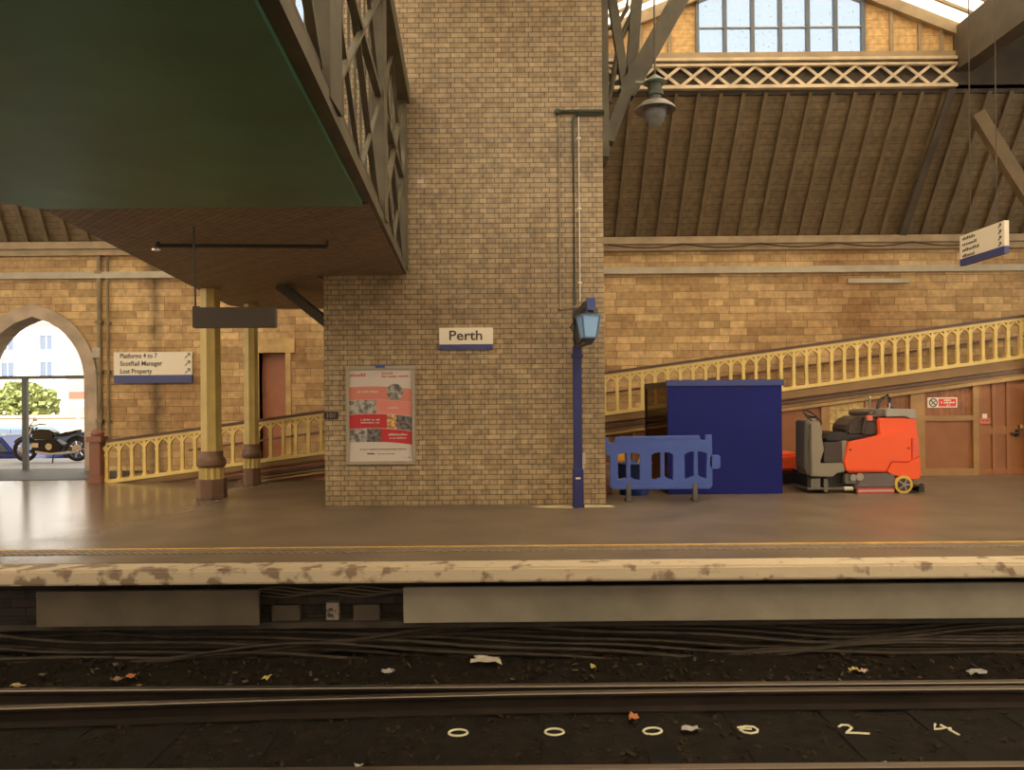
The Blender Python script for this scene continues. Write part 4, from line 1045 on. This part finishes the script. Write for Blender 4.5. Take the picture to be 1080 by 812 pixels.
rail([(-13, 5.09), (13, 5.09)], 'near running rail along the bottom edge of the photo')
# sleepers with painted numerals
marks = {483: '0', 585: '0', 689: '0', 791: '0', 899: '2', 996: '4'}
names = {483: 'sleeper marked with the leftmost white 0', 585: 'sleeper marked with the second white 0 from the left', 689: 'sleeper marked with the third white 0 from the left',
         791: 'sleeper marked with the broken white 0 next to the 2', 899: 'sleeper marked with a white 2', 996: 'sleeper marked with a white 4 at the right'}
sl_w = .12
for p in (-37, 68, 172, 276, 379, 483, 585, 689, 791, 899, 996, 1098):
    q = px(p, 767, 5.95)
    lab = names.get(p, 'plain dark timber sleeper without a numeral')
    t = thing('sleeper', lab, 'sleeper', (q.x, 5.85, -1.09), 'sleepers between the rails')
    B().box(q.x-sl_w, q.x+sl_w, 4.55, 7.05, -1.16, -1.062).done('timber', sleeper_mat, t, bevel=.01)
    for yy in (6.56, 5.09): B().box(q.x-.10, q.x+.10, yy-.16, yy+.16, -1.062, -1.05).done('chair', rail_rust, t)
    if p in marks:
        g = marks[p]; D = 2.662*F/(px(p, 767, 1).z*-F + 1.6*F)
        D = 5.98; zz = -1.0595; cx, cy_ = q.x, D
        def flat(pts, closed=False):
            return B().tube([(cx+a*.075, cy_+b_*.095, zz) for a, b_ in pts], .010, 6, closed=closed)
        if g == '0' and p != 791: b = flat([(math.cos(2*PI*j/16), math.sin(2*PI*j/16)*.62 + .25*math.cos(2*PI*j/16)*(.5 if p == 689 else 0)) for j in range(16)], True)
        elif g == '0': b = flat([(-1, .5), (0, .75), (.8, .6), (1, .1), (.7, -.4), (0, -.6), (-.6, -.4), (-.9, .1), (-.5, .3), (.4, .2)])
        elif g == '2': b = flat([(-1, .5), (-.5, .85), (.2, .8), (.3, .3), (-.4, -.3), (-.9, -.65), (.3, -.7), (1.5, -.85)])
        else: b = flat([(-.1, .9), (-.9, -.1), (1.0, .05)]); b.tube([(cx+.35*.075, cy_+.7*.095, zz), (cx+.9*.075, cy_-1.2*.095, zz)], .010, 6)
        b.done('painted_numeral', chalk, t)

# loose stones and litter
b = B()
for i in range(2600):
    x = random.uniform(-8.5, 8.5); y = random.choice((random.uniform(6.66, 7.54), random.uniform(5.15, 6.4)))
    if min(abs(y-6.56), abs(y-6.42)) < .09 or abs(y-5.09) < .09: continue
    r = random.uniform(.015, .035)
    M = Matrix.Translation((x, y, -1.065 + max(0, y-6.7)*.16 + (0 if y > 6.6 else -.012))) @ Matrix.Rotation(random.uniform(0, 6), 4, (random.random(), random.random(), 1)) @ Matrix.Diagonal((r, r*random.uniform(.6, 1), r*.6, 1))
    bmesh.ops.create_cube(b.bm, size=1.6, matrix=M)
tag(b.done('ballast_stones', mat('ballast stone', (.026, .017, .009), .95, spec=.15, var=.5, vscale=14)), 'dark loose ballast stones around the rails', 'ballast', kind='stuff')
b = B()
for i in range(120):
    x = random.uniform(-7, 7); y = random.uniform(6.66, 7.3); r = random.uniform(.006, .022)
    M = Matrix.Translation((x, y, -1.04 + max(0, y-6.7)*.16)) @ Matrix.Rotation(random.uniform(0, 6), 4, (random.random(), random.random(), 1)) @ Matrix.Diagonal((r*1.6, r, r*.25, 1))
    bmesh.ops.create_cube(b.bm, size=1.5, matrix=M)
tag(b.done('litter_fragments', mat('litter scraps', (.20, .13, .07), .8, col2=(.10, .05, .025), vscale=12)), 'tiny pale fragments scattered beside the running rail', 'litter', kind='stuff')
def scrap(p, y, D, w_, h_, m, label, name='litter_scrap'):
    q = px(p, y, D); b = B(); n = 5
    gz = -1.04 + max(0, D-6.7)*.16
    g = bmesh.ops.create_grid(b.bm, x_segments=4, y_segments=3, size=1)
    for v in b.bm.verts:
        v.co = Vector((q.x + v.co.x*w_*(1+random.uniform(-.25, .25)), D + v.co.y*h_*(1+random.uniform(-.3, .3)), gz + random.uniform(0, .03)))
    ext = bmesh.ops.extrude_face_region(b.bm, geom=b.bm.faces[:])
    for v in [e for e in ext['geom'] if isinstance(e, bmesh.types.BMVert)]: v.co.z -= .004
    tag(b.done(name, m), label, 'litter', 'pieces of litter on the trackbed', 'thing')
scrap(514, 699, 7.3, .13, .09, paper, 'large crumpled white paper beside the running rail', 'crumpled_paper')
scrap(728, 772, 5.95, .07, .05, mat('grey scrap', (.34, .30, .26), .7), 'grey white scrap between two numbered sleepers', 'paper_scrap')
scrap(668, 754, 6.2, .035, .05, leaf_o, 'orange peel like scrap in front of the switch rail')
scrap(900, 713, 7.05, .035, .03, mat('yellow scrap', (.55, .42, .10), .7), 'yellow scrap behind the rail at the right')
scrap(910, 713.5, 7.03, .04, .03, mat('pink scrap', (.50, .30, .22), .7), 'pinkish scrap beside the yellow scrap at the right')
scrap(1031, 713, 7.0, .08, .04, MC['grey scrap'], 'flat grey scrap behind the rail at the far right')
scrap(124, 714, 7.0, .05, .04, mat('tan scrap', (.30, .19, .12), .7), 'tan crumpled scrap behind the rail at the left')
scrap(138, 712, 7.05, .04, .04, leaf_o, 'rusty orange scrap beside the tan scrap at the left')
scrap(18, 718, 6.9, .06, .03, mat('ochre scrap', (.34, .22, .08), .7), 'ochre scrap behind the rail at the far left')
scrap(281, 712, 7.0, .03, .05, MC['yellow scrap'], 'pale yellow scrap behind the rail below the junction boxes')
scrap(410, 708, 7.1, .06, .03, mat('dusty scrap', (.36, .31, .26), .7), 'dusty grey scrap left of the large crumpled paper')
scrap(626, 706, 7.15, .025, .04, MC['yellow scrap'], 'small yellow scrap right of the large crumpled paper')
scrap(936, 800, 5.35, .02, .04, MC['grey scrap'], 'small grey scrap near the bottom right corner')
scrap(378, 793, 5.4, .03, .015, MC['dusty scrap'], 'thin pale scrap near the bottom edge')

# ------------------------------------------------------------------ the street seen through the arch
def building(name, x0, x1, y, z1, m, rows, label, wm=b_win, depth=8, sx=.55):
    t = thing(name, label, 'building', ((x0+x1)/2, y, -.8))
    B().box(x0, x1, y, y+depth, -.8, z1).done('wall', m, t)
    B().box(x0-.3, x1+.3, y-.35, y+depth+.3, z1, z1+.4).done('cornice', m, t)
    for (zc, hh, n) in rows:
        for i in range(n):
            xx = x0 + (x1-x0)*(i+.5)/n
            f = B().box(xx-sx-.12, xx+sx+.12, y-.08, y, zc-hh-.12, zc-hh).box(xx-sx-.12, xx+sx+.12, y-.08, y, zc+hh, zc+hh+.12).box(xx-sx-.12, xx-sx, y-.08, y, zc-hh, zc+hh).box(xx+sx, xx+sx+.12, y-.08, y, zc-hh, zc+hh).box(xx-.03, xx+.03, y-.05, y, zc-hh, zc+hh).done('window', m, t)
            B().box(xx-sx, xx+sx, y-.03, y+.02, zc-hh, zc+hh).done('pane', wm, f)
building('white_building', -56, -36.9, 62, 8.2, b_white, ((6.6, .6, 6), (4.3, .7, 6), (2.0, .7, 6)), 'tall white building across the street seen through the arch', sx=.5)
building('stone_building', -36.3, -24, 70.5, 4.4, b_tan, ((2.55, .75, 6), (.95, .55, 6)), 'tan stone building right of the tree through the arch', sx=.4)
t = tag(B().box(-60, -20, 44, 44.5, -.8, .75).box(-60, -20, 43.9, 44.6, .75, .9).done('garden_wall', b_tan), 'low tan wall along the far side of the street', 'wall', kind='thing')
tr = thing('street_tree', 'leafy green tree across the street through the arch', 'tree', (-30.2, 46.5, -.8))
B().tube([(-30.2, 46.5, -.8), (-30.1, 46.5, 1.0), (-30.3, 46.5, 2.2)], [.2, .15, .08], 8).done('trunk', trunk_m, tr)
b = B()
for i in range(900):
    a = random.uniform(0, 2*PI); u = random.uniform(-1, 1); rr = random.random()**.4
    c = Vector((-30.2 + 2.0*rr*math.cos(a)*math.sqrt(1-u*u), 46.5 + 1.5*rr*math.sin(a)*math.sqrt(1-u*u), 1.55 + 1.5*rr*u)); s_ = random.uniform(.12, .26)
    n1 = Vector((random.uniform(-1, 1), random.uniform(-1, 1), random.uniform(-1, 1))).normalized(); n2 = n1.orthogonal()
    vs = [b.bm.verts.new(c + n1*s_), b.bm.verts.new(c + n2*s_*.6), b.bm.verts.new(c - n1*s_), b.bm.verts.new(c - n2*s_*.6)]
    b.bm.faces.new(vs)
b.done('foliage', leaf_g, tr)
def car(x, y, m, label):
    t = thing('parked_car', label, 'car', (x, y, -.80))
    G = lambda pts: [(x+a, b-.80) for a, b in pts]
    B().prism(G([(-2.0, .25), (2.0, .25), (2.05, .65), (1.9, .82), (1.1, .9), (-1.1, .9), (-1.9, .8), (-2.05, .6)]), y-.85, y+.85).done('body', m, t, bevel=.06, smooth=True)
    B().prism(G([(-1.25, .9), (1.45, .9), (1.0, 1.42), (-.55, 1.46)]), y-.75, y+.75).done('cabin', m, t, bevel=.05, smooth=True)
    B().prism(G([(-1.05, .95), (.1, .95), (.1, 1.36), (-.5, 1.38)]), y-.78, y-.72).done('window', b_win, t)
    B().prism(G([(.17, .95), (1.25, .95), (.92, 1.34), (.17, 1.36)]), y-.78, y-.72).done('window', b_win, t)
    for k_ in (-1.25, 1.25):
        w_ = B().lathe([(.31, -.1), (.31, .1)], (x+k_, y-.8, -.49), 20, axis='y').done('wheel', rubber, t)
        B().lathe([(.19, -.12), (.19, -.1)], (x+k_, y-.8, -.49), 14, axis='y').done('hub', chrome, w_)
car(px(8, 470, 23).x-1.0, 23.4, car_blue, 'bright blue car parked behind the front wheel of the motorbike')
car(px(75, 470, 25).x+.6, 25.2, car_navy, 'dark blue car parked behind the seat of the motorbike')
car(px(5, 470, 30).x, 31, car_sky, 'pale blue car further down the street at the left')
q = px(83, 421, 30)
sgn = thing('street_sign', 'red and white street sign on a pale post through the arch', 'sign', (q.x, 30, -.8))
B().tube([(q.x, 30, -.8), (q.x, 30, q.z+.35)], .05, 8).done('post', b_white, sgn)
B().box(q.x-.35, q.x+.35, 29.93, 29.97, q.z-.0, q.z+.3).done('red_board', red_pale, sgn)
B().box(q.x-.35, q.x+.35, 29.93, 29.97, q.z-.3, q.z-.0).done('white_board', b_white, sgn)
# motorbike
MD = 20.5
mk = MD/F
bx0 = px(13, 487, MD).x
mx_ = lambda u: bx0 + (u-13)*mk
mz_ = lambda v: (487-v)*mk
mb = thing('motorbike', 'black motorbike parked across the arch on the street', 'motorbike', (mx_(52), MD, -.02))
for u, nm in ((27, 'front'), (82, 'rear')):
    wxx, wzz = mx_(u), .335
    wl = B().tube([(wxx+.28*math.cos(t_), MD, wzz+.28*math.sin(t_)) for t_ in [2*PI*j/28 for j in range(28)]], .055, 10, closed=True).done('wheel', rubber, mb, smooth=True)
    b = B().lathe([(.05, -.07), (.05, .07)], (wxx, MD, wzz), 12, axis='y').lathe([(.13, -.045), (.13, -.04)], (wxx, MD, wzz), 20, axis='y')
    for j in range(7): b.beam((wxx, MD, wzz), (wxx+.25*math.cos(2*PI*j/7), MD, wzz+.25*math.sin(2*PI*j/7)), .02, .03, up=(0, 1, 0))
    b.done('spokes', chrome, wl)
    B().tube([(wxx+.35*math.cos(t_), MD, wzz+.35*math.sin(t_)) for t_ in [math.radians(d) for d in range(25, 150, 12)]], .03, 8).done('mudguard', bike_blk, mb)
B().tube([(mx_(27), MD-.1, .335), (mx_(35), MD-.1, .80), (mx_(37), MD-.1, .95)], .03, 8).tube([(mx_(27), MD+.1, .335), (mx_(35), MD+.1, .80), (mx_(37), MD+.1, .95)], .03, 8).done('fork', chrome, mb)
B().prism([(mx_(37), .62), (mx_(60), .60), (mx_(62), .78), (mx_(55), .88), (mx_(42), .90), (mx_(37), .80)], MD-.17, MD+.17).done('fuel_tank', bike_blk, mb, bevel=.05, smooth=True)
B().prism([(mx_(59), .70), (mx_(70), .68), (mx_(85), .80), (mx_(86), .88), (mx_(72), .80), (mx_(62), .76)], MD-.14, MD+.14).done('seat', rubber, mb, bevel=.04, smooth=True)
B().prism([(mx_(36), .25), (mx_(66), .22), (mx_(70), .45), (mx_(62), .60), (mx_(38), .60)], MD-.16, MD+.16).done('engine', mat('engine dark', (.03, .03, .032), .4, metal=.5), mb, bevel=.03)
B().lathe([(.09, -.19), (.09, -.16)], (mx_(56), MD, .42), 18, axis='y').box(mx_(38), mx_(45), MD-.18, MD-.16, .40, .52).done('engine_cover', chrome, mb)
B().tube([(mx_(42), MD-.16, .28), (mx_(58), MD-.18, .22), (mx_(86), MD-.2, .28)], .04, 8).done('exhaust', chrome, mb)
B().tube([(mx_(41), MD-.34, 1.0), (mx_(37), MD-.2, 1.02), (mx_(36), MD, .98), (mx_(37), MD+.2, 1.02), (mx_(41), MD+.34, 1.0)], .018, 8).tube([(mx_(38), MD-.22, 1.0), (mx_(42), MD-.24, 1.14)], .01, 6).done('handlebar', bike_blk, mb)
B().ball((mx_(32), MD, .86), .11, .11, .12).done('headlight', bike_blk, mb, smooth=True)
B().ball((mx_(43.5), MD-.24, 1.17), .07, .05, .06).done('mirror', b_white, mb, smooth=True)
B().beam((mx_(60), MD-.12, .25), (mx_(62), MD-.28, -.02), .03, .03).done('kickstand', bike_blk, mb)
